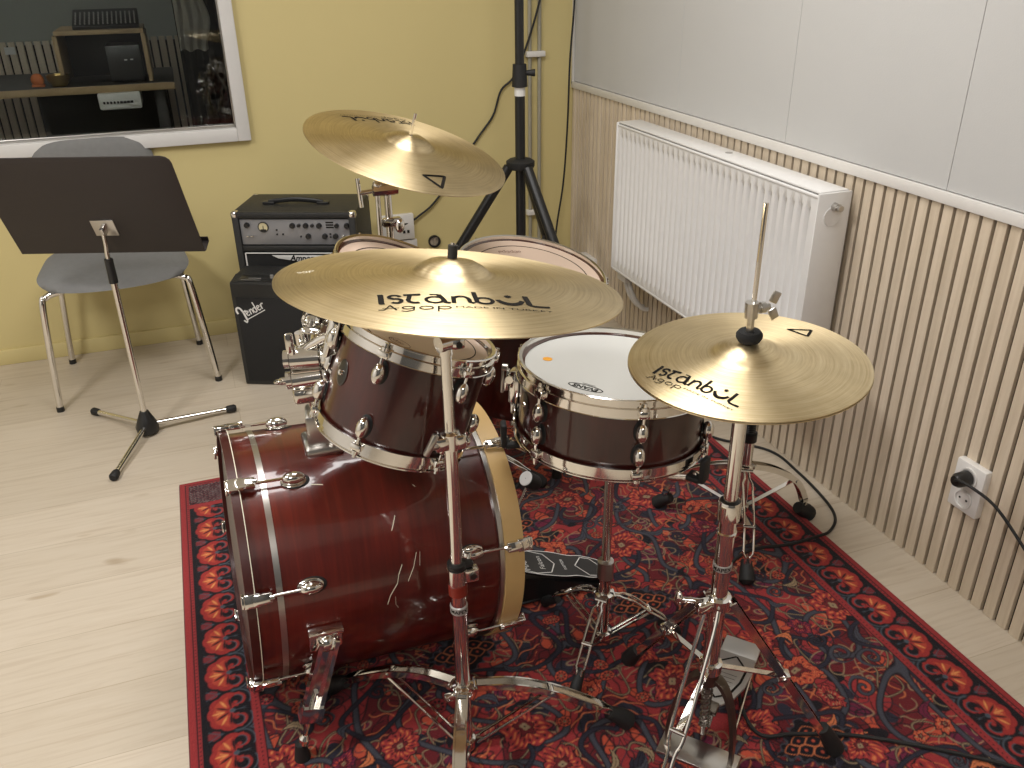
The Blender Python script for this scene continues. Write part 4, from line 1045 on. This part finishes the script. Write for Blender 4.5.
# ---- tom holder
def tom_holder():
    b = V((.143, 1.500, .540))
    t = thing('tom_holder', 'chrome double tom holder standing on the bass drum', 'tom holder', b)
    obj('base_plate', MB().box((b.x, b.y, b.z+.006), (.075, .085, .022), bev=.008).prism([(-.030, -.032), (.030, -.032), (.022, .030), (-.022, .030)], .070, Matrix.Translation((b.x, b.y, b.z+.012)), bev=.006), 'steel', t, world=True)
    obj('wing_bolt', MB().box((b.x+.022, b.y-.032, b.z+.032), (.012, .014, .042), bev=.005).cyl((b.x+.010, b.y-.02, b.z+.02), (b.x+.020, b.y-.038, b.z+.02), .007), 'chrome', t, world=True)
    obj('post', MB().cyl(b+V((0, 0, .03)), b+V((-.012, .008, .240)), .0125), 'chrome', t, world=True)
    c = b+V((.020, .004, .172))
    # lower clamp block with hinge barrel, near camera-left
    def clamp(c, ax, lab, wing=True):
        fm = frame_m(c, ax)
        o = obj('arm_clamp', MB().cyl(fm @ V((0, 0, -.026)), fm @ V((0, 0, .026)), .021, seg=24).cyl(fm @ V((0, 0, -.038)), fm @ V((0, 0, -.028)), .017, seg=20).box((.018, 0, 0), (.035, .034, .040), fm, bev=.007).ball((.0, .0, .034), .019, (1, 1, .7), fm), 'chrome', t, world=True)
        if wing:
            w = obj('wing_nut', MB().ball((0, 0, -.052), .008, (2.4, .7, 1.2), fm).cyl(fm @ V((0, 0, -.05)), fm @ V((0, 0, -.034)), .007), 'chrome', o); w.data.transform(INV[t.name])
        return o
    clamp(c+V((-.034, -.030, .030)), V((1, -.25, .02)), 0, False)
    obj('wing_nut', MB().box(c+V((-.058, -.036, .066)), (.016, .010, .040), bev=.005).cyl(c+V((-.055, -.034, .03)), c+V((-.055, -.034, .06)), .007), 'chrome', t, world=True)
    clamp(c+V((-.034, -.025, -.012)), V((1, -.2, .08)), 0)
    clamp(c+V((.000, .020, .095)), V((.4, 1, .3)), 0)
    clamp(c+V((-.012, .03, .02)), V((.2, 1, 0)), 0, False)
    obj('memory_lock', MB().box(c+V((-.045, -.03, -.042)), (.040, .034, .028), bev=.006), 'chrome', t, world=True)
    obj('rubber_bush', MB().cyl(c+V((-.025, -.03, -.046)), c+V((.012, -.02, -.046)), .017), 'rubber', t, world=True)
    # L-arms reaching to each tom
    m1 = mt1 @ (Matrix.Rotation(f1+math.radians(-105), 4, 'Z') @ V((.156, 0, -.085)))
    m2 = mt2 @ V((.165*math.cos(f2-1.6), .165*math.sin(f2-1.6), -.09))
    obj('tom_arm', MB().tube(smooth([c+V((-.035, -.025, .045)), c+V((.01, -.055, .075)), m1+V((-.012, .0, -.04)), m1, m1+V((.02, 0, .06))]), .0085, 14), 'chrome', t, world=True)
    obj('tom_arm', MB().tube(smooth([c+V((0, .02, .095)), c+V((.02, .09, .12)), m2]), .0085, 14), 'chrome', t, world=True)
tom_holder()

# ================================================================== CYMBALS
def cym_prof(R, bell, bh, ch):
    P = [(R, 0), (R*.97, ch*.10), (R*.8, ch*.42), (R*.6, ch*.70), (R*.42, ch*.88), (bell*1.12, ch), (bell*1.0, ch+bh*.12), (bell*.85, ch+bh*.48), (bell*.62, ch+bh*.80), (bell*.35, ch+bh*.96), (.0075, ch+bh)]
    return P
def zof(P, r):
    for (r1, z1), (r0, z0) in zip(P[:-1], P[1:]):
        if r0 <= r <= r1: return z0+(z1-z0)*(r-r0)/(r1-r0)
    return P[0][1] if r > P[0][0] else P[-1][1]
def cymbal(name, label, c, n, R, bell, bh=.017, ch=.019, flip=False, group=None):
    mt = frame_m(c, n)
    if flip: mt = mt @ Matrix.Rotation(PI, 4, 'X')
    P = cym_prof(R, bell, bh, ch)
    rs_ = sorted(set([R*(i/26) for i in range(2, 27)]+[p[0] for p in P]), reverse=True)
    rs_ = [r for r in rs_ if r >= .0075]
    top = [(r, zof(P, r)) for r in rs_]; bot = [(r, z-.0016) for r, z in top[::-1]]
    mb = MB().lathe(top+bot, seg=160, closed=True)
    o = obj(name, mb, 'cymbal'); o.matrix_world = mt; tag(o, label, 'cymbal', group); return o, P, mt
def on_cym(P, px, py, s=1.):
    l = math.hypot(px, py); ux, uy = -px/l, -py/l; dx, dy = uy, -ux
    def f(x, y):
        X_ = px+dx*x+ux*y; Y_ = py+dy*x+uy*y; return V((X_, Y_, zof(P, math.hypot(X_, Y_))+.0006))
    return f
def logo(o, P, px, py, width):
    f = on_cym(P, px, py); h = width*.165; mb = MB()
    write(mb, 'istanbC*L', h, f, width=width, x0=-width/2, wscale=1.35)
    write(mb, 'Agop', h*.46, f, width=width*.42, x0=-width*.50, y0=-h*.60, slant=.1, wscale=1.1)
    f2 = on_cym(P, px, py); g = lambda x, y: f2(x+width*.22, y-h*.36)
    font_text('MADE IN TURKEY', h*.19, (lambda x, y: g(x*2.3, y)), mb)
    return obj('printed_logo', mb, 'ink', o)
def tri(o, P, pts, w):
    mb = MB(); f = lambda x, y: V((x, y, zof(P, math.hypot(x, y))+.0006))
    ribbon(mb.bm, pts+[pts[0], pts[1]], w, f); return obj('triangle_mark', mb, 'ink', o)
crash_c, crash_n = V((.323, 1.155, .964)), V((math.tan(.123), math.tan(.072), 1)).normalized()
crash, cP, cmt = cymbal('crash_cymbal', 'large bronze cymbal nearest the camera, covering the rack toms', crash_c, crash_n, .254, .056, .020, .020)
logo(crash, cP, -.024, -.148, .228)
mb = MB(); f = on_cym(cP, -.19, .05); g = lambda x, y: V((-.205+x, .052+y, zof(cP, math.hypot(-.205+x, .052+y))+.0006))
write(mb, 'sgp', .012, g, x0=-.010); obj('pale_mark', mb, 'paleink', crash)
ride_c, ride_n = V((.497, 2.121, .967)), V((math.tan(.249), math.tan(-.208), 1)).normalized()
ride, rP, rmt = cymbal('ride_cymbal', 'tilted bronze cymbal above the tall amplifier, furthest from the camera', ride_c, ride_n, .254, .060, .020, .020)
logo(ride, rP, -.04, .168, .20)
tri(ride, rP, [(-.010, -.178), (.046, -.168), (.024, -.224)], .008)
hh_c, hh_n = V((.730, .979, .847)), V((math.tan(-.051), math.tan(-.018), 1)).normalized()
hat, hP, hmt = cymbal('hi_hat_cymbal', 'upper hi-hat cymbal with black felt at its centre, beside the snare drum', hh_c, hh_n, .178, .052, .016, .014, group=None)
logo(hat, hP, -.122, -.048, .150)
tri(hat, hP, [(.107, .050), (.142, .036), (.119, .016)], .0045)
hat2, _, _ = cymbal('hi_hat_cymbal', 'lower hi-hat cymbal showing only as a dark rim below the upper one', hh_c-hh_n*.004, hh_n, .1785, .052, .016, .014, flip=True)

# ================================================================== STANDS
def leg_pair(t, c, foot, zc, rc, zs, jf=.55, jz=None, w=.008, gap=.020, curved=True, fr=.018, footlen=.055, double=True, rim=True, strutw=.008, armsplit=True, wire=False):
    """double braced leg: two flat bars from the collar to the foot and a strut down to the lower sleeve"""
    c = V(c); foot = V(foot); d = V((foot.x-c.x, foot.y-c.y, 0)); L = d.length; d.normalize(); sd = V((-d.y, d.x, 0))
    if jz is None: jz = zc*.55
    P0 = c+d*rc+V((0, 0, zc)); J = c+d*(L*jf)+V((0, 0, jz)); F = V((foot.x, foot.y, foot.z))
    path = smooth([P0, P0.lerp(J, .5)+V((0, 0, .010 if curved else 0)), J, J.lerp(F, .55)+V((0, 0, .014 if curved else 0)), F-d*.02+V((0, 0, .030))], 5)
    mb = MB(); n = len(path)
    if wire:
        double = False
        for s_ in (-1, 1): mb.tube([p+sd*s_*gap/2*(1.15 if .1 < i/n < .75 else .55) for i, p in enumerate(path)], .0030, 8)
    for s_ in ((-1, 1) if double else () if wire else (0,)):
        pts = [p+sd*s_*gap/2*(1 if i < n*.8 else .5) for i, p in enumerate(path)]
        mb.strip(pts, .0032 if double else .016, w*1.7 if double else .005, sd)
    if double:
        mb.strip([p+V((0, 0, -.004)) for p in path[:int(n*.95)]], gap-.002, .0022, sd)
    mb.cyl(P0-sd*gap*.8, P0+sd*gap*.8, .005, seg=10)
    l = obj('leg', mb, 'chrome', t, world=True)
    r_ = obj('rubber_foot', MB().tube([F-d*.040+V((0, 0, .040)), F-d*.012+V((0, 0, .022)), F+V((0, 0, .008)), F+d*.008+V((0, 0, .002))], [fr*.72, fr, fr*1.1, fr*.6], 14), 'rubber', l); r_.data.transform(INV[t.name])
    S0 = c+d*rc+V((0, 0, zs))
    mb = MB()
    if armsplit:
        for s_ in (-1, 1):
            mb.tube([S0+sd*s_*gap*.42, J+sd*s_*gap*.42+V((0, 0, -.006))], .0028, 8)
    else: mb.strip([S0, J], .012, .0035, sd)
    mb.cyl(J-sd*gap*.7, J+sd*gap*.7, .0045, seg=10)
    obj('strut', mb, 'chrome', t, world=True)
def ring(c, z0, z1, r0, r1, rin=None): 
    return MB().lathe([(r0, z0), (r1, z0+.002), (r1, z1-.002), (r0, z1)], Matrix.Translation(V((c[0], c[1], 0))), 32, closed=True)

def crash_stand():
    c = V((.309, 1.152, 0)); t = thing('cymbal_stand', 'chrome cymbal stand in the foreground carrying the front cymbal', 'cymbal stand', c)
    obj('lower_tube', MB().cyl(c+V((0, 0, .02)), c+V((0, 0, .41)), .0140), 'chrome', t, world=True)
    obj('middle_tube', MB().cyl(c+V((0, 0, .41)), c+V((0, 0, .70)), .0110), 'chrome', t, world=True)
    obj('upper_tube', MB().cyl(c+V((0, 0, .70)), c+V((0, 0, .872)), .0088), 'chrome', t, world=True)
    g = obj('lower_clamp', ring(c, .418, .452, .011, .0180).box((c.x+.023, c.y-.006, .435), (.026, .018, .028), bev=.004), 'chrome', t, world=True)
    x = obj('clamp_insert', ring(c, .450, .462, .0110, .0170).box((c.x+.018, c.y-.004, .456), (.020, .014, .010), bev=.003), 'black', g); x.data.transform(INV[t.name])
    x = obj('clamp_bolt', MB().cyl(c+V((.024, -.014, .436)), c+V((.024, -.019, .436)), .0068, seg=6), 'badge', g); x.data.transform(INV[t.name])
    x = obj('wing_nut', MB().ball(c+V((.030, .012, .470)), .008, (1.6, .7, 1.0)).cyl(c+V((.022, .004, .455)), c+V((.028, .012, .468)), .004), 'chrome', g); x.data.transform(INV[t.name])
    obj('red_ring', ring(c, .392, .418, .0140, .0170), 'redring', t, world=True)
    bnd = obj('maker_band', ring(c, .352, .370, .0140, .0158), 'greyband', t, world=True)
    f0_ = math.atan2(-c.y, -c.x)
    f = lambda x, y: V((c.x+.0161*math.cos(f0_+x/.0161), c.y+.0161*math.sin(f0_+x/.0161), .361+y))
    x = obj('maker_lettering', font_text('MAPEX', .0105, f, MB(), bold=.0002), 'ink', bnd); x.data.transform(INV[t.name])
    g = obj('upper_clamp', ring(c, .690, .722, .0085, .0165).box((c.x-.016, c.y-.008, .706), (.024, .016, .024), bev=.004).box((c.x+.014, c.y-.012, .706), (.016, .014, .024), bev=.003), 'chrome', t, world=True)
    wm = Matrix.Translation(c+V((-.036, -.016, .712))) @ Matrix.Rotation(.5, 4, 'Y')
    x = obj('wing_nut', MB().box((0, 0, 0), (.010, .012, .040), wm, bev=.003).cyl(c+V((-.036, -.016, .708)), c+V((-.022, -.010, .706)), .006), 'steel', g); x.data.transform(INV[t.name])
    # tilter
    tl = c+V((0, 0, .876)); n = crash_n
    g = obj('tilter', MB().cyl(tl+V((-.012, -.004, 0)), tl+V((.016, .004, 0)), .0135).box(tl+V((.018, -.004, -.002)), (.022, .018, .018), bev=.005).cyl(tl+V((0, 0, -.02)), tl, .0105), 'chrome', t, world=True)
    x = obj('tilter_bolt', MB().cyl(tl+V((.018, -.013, -.002)), tl+V((.018, -.016, -.002)), .005, seg=10), 'black', g); x.data.transform(INV[t.name])
    top = crash_c+n*.064; obj('cymbal_rod', MB().tube([tl+V((0, 0, .005)), crash_c+n*.0, top], .0035, 10), 'chrome', t, world=True)
    obj('cymbal_seat', MB().tube([crash_c+n*.005, crash_c+n*.030], .012, 16), 'felt', t, world=True)
    obj('cymbal_sleeve', MB().tube([crash_c+n*.041, crash_c+n*.060], .0072, 16), 'rubber', t, world=True)
    obj('leg_collar', ring(c, .155, .178, .0140, .0200).box((c.x-.026, c.y-.006, .158), (.026, .012, .014), bev=.003), 'chrome', t, world=True)
    obj('lower_sleeve', ring(c, .012, .034, .0140, .0190), 'chrome', t, world=True)
    fz = RUGT
    for (fx, fy) in ((.630, 1.090), (.088, 1.395), (.20, .86)):
        leg_pair(t, c, (fx, fy, fz), .170, .022, .026, jf=.52, jz=.130, gap=.020)
crash_stand()

def ride_stand():
    c = V((.445, 2.150, 0)); t = thing('cymbal_stand', 'chrome cymbal stand behind the larger rack tom carrying the far tilted cymbal', 'cymbal stand', c)
    obj('lower_tube', MB().cyl(c+V((0, 0, .03)), c+V((0, 0, .48)), .0125), 'chrome', t, world=True)
    obj('upper_tube', MB().cyl(c+V((0, 0, .46)), c+V((0, 0, .865)), .0098), 'chrome', t, world=True)
    obj('boom_rod', MB().cyl(c+V((-.028, -.006, .66)), c+V((-.026, -.004, .865)), .0068), 'chrome', t, world=True)
    tl = c+V((-.008, 0, .872)); n = ride_n
    g = obj('tilter', MB().box(tl+V((.004, -.002, 0)), (.056, .034, .034), bev=.008).cyl(tl+V((-.03, -.012, .0)), tl+V((.032, -.012, .0)), .016, seg=8).ball(tl+V((-.018, -.012, .012)), .013), 'chrome', t, world=True)
    x = obj('wing_bolt', MB().cyl(tl+V((-.065, -.01, -.004)), tl+V((-.02, -.008, -.002)), .006).tube([tl+V((-.062, -.01, -.04)), tl+V((-.066, -.01, .034))], .0055, 10), 'chrome', g); x.data.transform(INV[t.name])
    obj('side_clamp', MB().ball(c+V((.024, -.01, .775)), .013, (1, 1, 1.6)).box(c+V((.005, -.006, .785)), (.05, .022, .024), bev=.006), 'chrome', t, world=True)
    top = ride_c+n*.095; obj('cymbal_rod', MB().tube([tl, ride_c, top], .0038, 10), 'chrome', t, world=True)
    obj('cymbal_seat', MB().tube([ride_c+n*.005, ride_c+n*.030], .012, 16), 'felt', t, world=True)
    obj('leg_collar', ring(c, .20, .225, .0125, .019), 'chrome', t, world=True)
    obj('lower_sleeve', ring(c, .05, .07, .0125, .018), 'chrome', t, world=True)
    for (fx, fy) in ((.795, 1.955), (.36, 2.52), (.10, 1.98)):
        leg_pair(t, c, (fx, fy, RUGT if fy < 2.35 and fx > -.2 else 0), .215, .022, .060, jf=.5, jz=.14, gap=.020)
ride_stand()

def hihat_stand():
    c = V((.730, .979, 0)); t = thing('hi_hat_stand', 'chrome hi-hat stand with foot pedal beside the snare drum', 'hi-hat stand', c)
    obj('lower_tube', MB().cyl(c+V((0, 0, .20)), c+V((0, 0, .585)), .0148), 'chrome', t, world=True)
    obj('upper_tube', MB().cyl(c+V((0, 0, .575)), c+V((0, 0, .838)), .0115), 'chrome', t, world=True)
    obj('height_clamp', MB().lathe([(.0115, .562), (.0188, .560), (.0195, .590), (.0175, .596), (.0115, .592)], Matrix.Translation(c), 28, closed=True).cyl(c+V((-.016, -.008, .562)), c+V((-.016, -.008, .590)), .005), 'chrome', t, world=True)
    obj('clamp_insert', ring(c, .592, .598, .0115, .0160), 'black', t, world=True)
    obj('stop_lock', ring(c, .528, .536, .0145, .0170).ball(c+V((.016, .004, .53)), .006, (1, 1, 1.4)), 'chrome', t, world=True)
    bnd = obj('maker_band', ring(c, .455, .470, .0140, .0162), 'greyband', t, world=True)
    f0_ = math.atan2(-c.y, -c.x)
    f = lambda x, y: V((c.x+.0165*math.cos(f0_+x/.0165), c.y+.0165*math.sin(f0_+x/.0165), .4625+y))
    x = obj('maker_lettering', font_text('MAPEX', .011, f, MB(), bold=.0002), 'ink', bnd); x.data.transform(INV[t.name])
    obj('leg_collar', ring(c, .372, .398, .0140, .022).box((c.x-.030, c.y-.004, .385), (.030, .02, .024), bev=.004), 'chrome', t, world=True)
    obj('wing_nut', MB().ball(c+V((-.062, .028, .388)), .009, (.7, 1, 1.6)).cyl(c+V((-.062, .028, .385)), c+V((-.03, .01, .385)), .005), 'chrome', t, world=True)
    obj('lower_sleeve', ring(c, .222, .245, .0140, .021).ball(c+V((.018, .02, .23)), .011), 'chrome', t, world=True)
    n = hh_n
    obj('pull_rod', MB().cyl(hh_c+n*.02, V((c.x, c.y, 1.088)), .0036, seg=10), 'chrome', t, world=True)
    g = obj('clutch', MB().tube([hh_c+n*.048, hh_c+n*.078], .0058, 16).tube([hh_c+n*.072, hh_c+n*.096], .0098, 16).cyl(hh_c+n*.085, hh_c+n*.085+V((.030, .0, .0)), .0052).cyl(hh_c+n*.085+V((.014, 0, 0)), hh_c+n*.085+V((.022, 0, 0)), .0085, seg=16), 'steel', t, world=True)
    wp = hh_c+n*.085+V((.034, 0, 0))
    for s_ in (1, -1):
        wm = Matrix.Translation(wp+V((.005, 0, s_*.013))) @ Matrix.Rotation(s_*.45, 4, 'Y')
        x = obj('wing', MB().box((0, 0, 0), (.014, .004, .018), wm, bev=.0015), 'steel', g); x.data.transform(INV[t.name])
    obj('upper_felt', MB().lathe([(.006, .036), (.016, .034), (.0195, .040), (.0195, .045), (.016, .050), (.006, .049)], hmt, 28, closed=True), 'felt', t, world=True)
    obj('lower_cup', MB().cyl(c+V((0, 0, .795)), c+V((0, 0, .812)), .020), 'black', t, world=True)
    # legs
    for k, (fx, fy) in enumerate(((.975, .888), (.712, 1.243), (.505, .805))):
        cc = V(c); foot = V((fx, fy, RUGT)); d = V((fx-c.x, fy-c.y, 0)); L = d.length; d.normalize(); sd = V((-d.y, d.x, 0))
        P0 = cc+d*.024+V((0, 0, .383)); F = foot-d*.012+V((0, 0, .022))
        J = P0.lerp(F, .50)
        mb = MB()
        if k < 2:
            for s_ in (-1, 1): mb.strip([P0+sd*s_*.009, F+sd*s_*.007], .0035, .014, sd)
            mb.strip([P0+V((0, 0, -.004)), F+V((0, 0, -.004))], .016, .0022, sd); mb.box((0, 0, 0), (.022, .022, .016), Matrix.Translation(J) @ Matrix.Rotation(math.atan2(d.y, d.x), 4, 'Z'), bev=.003)
        else:
            for s_ in (-1, 1): mb.tube(smooth([P0+sd*s_*.010, P0.lerp(F, .12)+sd*s_*.013, P0.lerp(F, .5)+sd*s_*.013, P0.lerp(F, .62)+sd*s_*.006, F+sd*s_*.010]), .0035, 8)
        l = obj('leg', mb, 'chrome', t, world=True)
        x = obj('rubber_foot', MB().tube([F-d*.022+V((0, 0, .042)), F-d*.004+V((0, 0, .014)), foot+V((0, 0, .006)), foot+d*.006+V((0, 0, .001))], [.013, .0165, .0185, .012], 14), 'rubber', l); x.data.transform(INV[t.name])
        obj('strut', MB().strip([cc+d*.020+V((0, 0, .232)), J], .011, .0030, sd).cyl(J-sd*.014, J+sd*.014, .0045, seg=10), 'chrome', t, world=True)
    # pedal frame below the tube
    pd = V((.27, .24, 0)).normalized(); sd = V((-pd.y, pd.x, 0))
    b = c+pd*.005
    mt = Matrix((pd, sd, V((0, 0, 1)))).transposed().to_4x4(); mt.translation = V((c.x, c.y, 0))
    arch = [(0, q) for q in ()]
    mb = MB()
    pts = smooth([(-.012, -.062, .012), (-.012, -.060, .09), (-.006, -.045, .165), (0, -.018, .205), (0, .018, .205), (-.006, .045, .165), (-.012, .060, .09), (-.012, .062, .012)], 5)
    mb.strip([mt @ V(p) for p in pts], .024, .007, pd)
    mb.cyl(mt @ V((0, 0, .195)), mt @ V((0, 0, .228)), .018)
    obj('pedal_frame', mb, 'darksteel', t, world=True)
    obj('base_plate', MB().box((-.012, 0, .014), (.062, .150, .007), mt, bev=.002), 'steel', t, world=True)
    obj('spring', MB().tube([mt @ V((.004+.0085*math.cos(q), .0085*math.sin(q), .075+.0022*q)) for q in [i*.5 for i in range(0, 96)]], .0020, 6), 'darksteel', t, world=True)
    obj('spring_rod', MB().cyl(mt @ V((.004, 0, .055)), mt @ V((.004, 0, .21)), .0045), 'steel', t, world=True)
    # rails and footboard
    for s_ in (-1, 1): obj('frame_rail', MB().tube([mt @ V((.0, s_*.052, .014)), mt @ V((.29, s_*.036, .014))], .0034, 8), 'chrome', t, world=True)
    fm = mt @ Matrix.Translation((.275, 0, .016)) @ Matrix.Rotation(PI, 4, 'Z') @ Matrix.Rotation(-math.radians(17), 4, 'Y')
    fb = obj('footboard', MB().prism([(0, -.038), (0, .038), (.06, .044), (.13, .043), (.19, .034), (.228, .018), (.228, -.018), (.19, -.034), (.13, -.043), (.06, -.044)], .005, fm, bev=.0015), 'silverpedal', t, world=True)
    mb = MB(); g = lambda x, y: fm @ V((x, y, .0056))
    ribbon(mb.bm, [(.012, 0), (.06, .031), (.12, .031), (.18, .022), (.21, 0), (.18, -.022), (.12, -.031), (.06, -.031), (.012, 0)], .005, g)
    for k in range(5): ribbon(mb.bm, [(.10+.016*k, -.020+.001*k), (.10+.016*k, .020-.001*k)], .0016, g)
    x = obj('grip_pattern', mb, 'ink', fb); x.data.transform(INV[t.name])
    obj('heel_plate', MB().box((.302, 0, .014), (.060, .080, .007), mt, bev=.003), 'silverpedal', t, world=True)
    obj('pedal_linkage', MB().strip([mt @ V((.050, 0, .086)), mt @ V((.010, 0, .070))], .022, .004, sd).box((.046, 0, .083), (.030, .03, .012), mt, bev=.003), 'darksteel', t, world=True)
hihat_stand()

def snare_stand():
    c = V((.683, 1.318, 0)); t = thing('snare_stand', 'low chrome stand with rubber tipped arms under the snare drum', 'snare stand', c)
    obj('lower_tube', MB().cyl(c+V((0, 0, .025)), c+V((0, 0, .235)), .0130), 'chrome', t, world=True)
    obj('upper_tube', MB().cyl(c+V((0, 0, .225)), c+V((0, 0, .475)), .0098), 'chrome', t, world=True)
    obj('height_clamp', ring(c, .192, .238, .0098, .0175), 'steel', t, world=True)
    obj('basket_hub', MB().box((c.x, c.y, .485), (.030, .030, .035), bev=.006).box((c.x-.03, c.y-.004, .470), (.018, .018, .03), bev=.004).ball((c.x+.004, c.y-.014, .455), .010, (1, .8, 1.6)), 'chrome', t, world=True)
    obj('tilt_knob', MB().cyl((c.x-.05, c.y-.01, .492), (c.x-.012, c.y-.006, .492), .016), 'rubber', t, world=True)
    obj('leg_collar', ring(c, .132, .150, .0130, .0200), 'chrome', t, world=True)
    obj('lower_sleeve', ring(c, .026, .042, .0130, .0190), 'chrome', t, world=True)
    f0_ = math.atan2(-c.y, -c.x); bot = sn_c-sn_n*.163
    for k, a in enumerate((-78, 62, 182)):
        q = f0_+math.radians(a); d = V((math.cos(q), math.sin(q), 0))
        e = bot+d*.196; e.z = bot.z-.004-.078*d.x*.19
        arm = obj('basket_arm', MB().tube(smooth([V((c.x, c.y, .492))+d*.01, V((c.x, c.y, .488))+d*.09, e+V((0, 0, -.022))-d*.02, e+V((0, 0, -.01))]), .006, 10, sx=1.5), 'chrome', t, world=True)
        em = Matrix.Translation(e+d*.004+V((0, 0, .006))) @ Matrix.Rotation(q, 4, 'Z')
        x = obj('rubber_tip', MB().box((.0065, 0, .0), (.012, .030, .052), em, bev=.005).box((-.010, 0, -.021), (.030, .030, .012), em, bev=.004), 'rubber', arm); x.data.transform(INV[t.name])
    for k, (fx, fy) in enumerate(((.610, 1.478), (.560, 1.195), (.850, 1.280))):
        leg_pair(t, c, (fx, fy, RUGT), .142, .020, .034, jf=.60, jz=.090, gap=.016, w=.006, fr=.012, wire=True)
snare_stand()

def throne():
    c = V((1.195, 1.557, 0)); t = thing('drum_stool', 'drum stool with threaded post and chrome tripod behind the hi-hat', 'stool', c)
    obj('outer_tube', MB().cyl(c+V((0, 0, .05)), c+V((0, 0, .315)), .0150), 'chrome', t, world=True)
    mb = MB(); prof = []; z = .305
    while z < .455: prof += [(.0125, z), (.0145, z+.0025)]; z += .005
    mb.lathe([(.001, .305)]+prof+[(.001, .456)], Matrix.Translation(c), 24)
    obj('threaded_post', mb, 'black', t, world=True)
    obj('post_collar', ring(c, .292, .318, .0148, .0195), 'black', t, world=True)
    obj('leg_collar', ring(c, .205, .225, .0150, .021), 'chrome', t, world=True)
    obj('lower_sleeve', ring(c, .085, .10, .0150, .021), 'chrome', t, world=True)
    obj('seat', MB().lathe([(.001, .456), (.130, .456), (.150, .462), (.155, .480), (.152, .500), (.135, .512), (.06, .516), (.001, .516)], Matrix.Translation(c), 48), 'black', t, world=True)
    for (fx, fy) in ((1.425, 1.560), (1.058, 1.748), (1.100, 1.372)):
        z = 0 if fx > 1.4 else RUGT
        leg_pair(t, c, (fx, fy, z), .215, .022, .092, jf=.72, jz=.135, gap=.020, w=.009, fr=.022 if fx > 1.2 else .018, armsplit=False, wire=(fy < 1.5))
throne()

# ---- kick pedal
def kick():
    ox, oy = .512, 1.545
    t = thing('kick_pedal', 'black bass drum pedal with white outlined footboard', 'pedal', (.65, 1.51, RUGT))
    L = .285
    m_ = Matrix.Translation((.786, 1.528, RUGT+.016)) @ Matrix.Rotation(PI+math.radians(-3), 4, 'Z')
    fm = m_ @ Matrix.Rotation(-math.radians(19), 4, 'Y')
    obj('base_plate', MB().prism([(-.005, -.040), (.10, -.048), (.26, -.052), (.26, .052), (.10, .048), (-.005, .040)], .005, Matrix.Translation((0, 0, -.010)) @ m_, bev=.001), 'black', t, world=True)
    obj('side_plate', MB().prism([(.03, 0), (.262, 0), (.262, .080), (.03, .006)], .004, m_ @ Matrix.Translation((0, .046, -.006)) @ Matrix.Rotation(PI/2, 4, 'X')), 'black', t, world=True)
    outline = smooth([(0, -.030, 0), (-.004, 0, 0), (0, .030, 0), (.05, .045, 0), (.09, .042, 0), (.14, .050, 0), (.22, .046, 0), (.262, .030, 0), (.266, 0, 0), (.262, -.030, 0), (.22, -.046, 0), (.14, -.050, 0), (.09, -.042, 0), (.05, -.045, 0)], 4, closed=True)
    o2 = [(p.x, p.y) for p in outline]
    fb = obj('footboard', MB().prism(o2, .005, fm), 'black', t, world=True)
    g = lambda x, y: fm @ V((x, y, .0056))
    mb = MB(); ribbon(mb.bm, [(x*.985+.001, y*.965) for x, y in o2]+[(o2[0][0]*.985+.001, o2[0][1]*.965)], .0026, g)
    ribbon(mb.bm, [(.006, 0), (.03, .034), (.055, .036), (.083, 0), (.055, -.036), (.03, -.034), (.006, 0)], .0026, g)
    sh = [(.140, 0), (.160, .036), (.200, .044), (.252, .030), (.252, -.030), (.200, -.044), (.160, -.036), (.140, 0)]; ribbon(mb.bm, sh, .0026, g)
    font_text('RAPTOR', .011, (lambda x, y: fm @ V((.115+y, -x, .0056))), mb)
    font_text('Falcon', .020, (lambda x, y: fm @ V((.178+y, -x, .0056))), mb)
    font_text('MAPEX', .022, (lambda x, y: fm @ V((.222+y, -x, .0056))), mb)
    x = obj('white_outline', mb, 'whiteprint', fb); x.data.transform(INV[t.name])
    for s_ in (-1, 1): obj('upright_post', MB().cyl((.540, oy+s_*.048, RUGT+.008), (.540, oy+s_*.048, .20), .007), 'steel', t, world=True)
    obj('axle', MB().cyl((.540, oy-.055, .190), (.540, oy+.055, .190), .007), 'steel', t, world=True)
    obj('beater_shaft', MB().cyl((.540, oy, .19), (.593, oy, .315), .0033), 'chrome', t, world=True)
    bf = frame_m((.597, oy, .322), (-.7, -.25, .66))
    b_ = obj('beater', MB().lathe([(.001, -.026), (.016, -.026), (.019, -.018), (.019, .016), (.001, .016)], bf, 28), 'rubber', t, world=True)
    x = obj('beater_face', MB().lathe([(.001, .0175), (.0165, .0175), (.0175, .016), (.001, .016)], bf, 28), 'whiteprint', b_); x.data.transform(INV[t.name])
    obj('drive_chain', MB().strip([(.553, oy, .19), (.553, oy, .10)], .010, .004, (0, 1, 0)), 'darksteel', t, world=True)
    obj('hoop_clamp', MB().box((.500, 1.53, .020), (.050, .05, .014), bev=.003), 'darksteel', t, world=True)
kick()

# ---- floor cables
zc = RUGT+.004
tag(obj('floor_cable', MB().tube(smooth([(1.10, 2.30, zc), (1.35, 2.10, zc), (1.425, 2.0, .006), (1.53, 1.885, .005), (1.535, 1.75, .005), (1.515, 1.60, .005), (1.485, 1.52, .005), (1.43, 1.475, .006), (1.38, 1.462, zc), (1.293, 1.459, zc), (1.179, 1.475, zc), (1.06, 1.42, zc), (.98, 1.33, zc), (.93, 1.22, zc), (.90, 1.12, zc), (.86, 1.02, zc), (.865, .965, zc), (.93, .945, zc), (1.06, .886, zc), (1.248, .75, zc), (1.38, .62, zc)]), .0040, 8), 'rubber'),
    'black cable looping across the rug behind the hi-hat stand', 'cable')
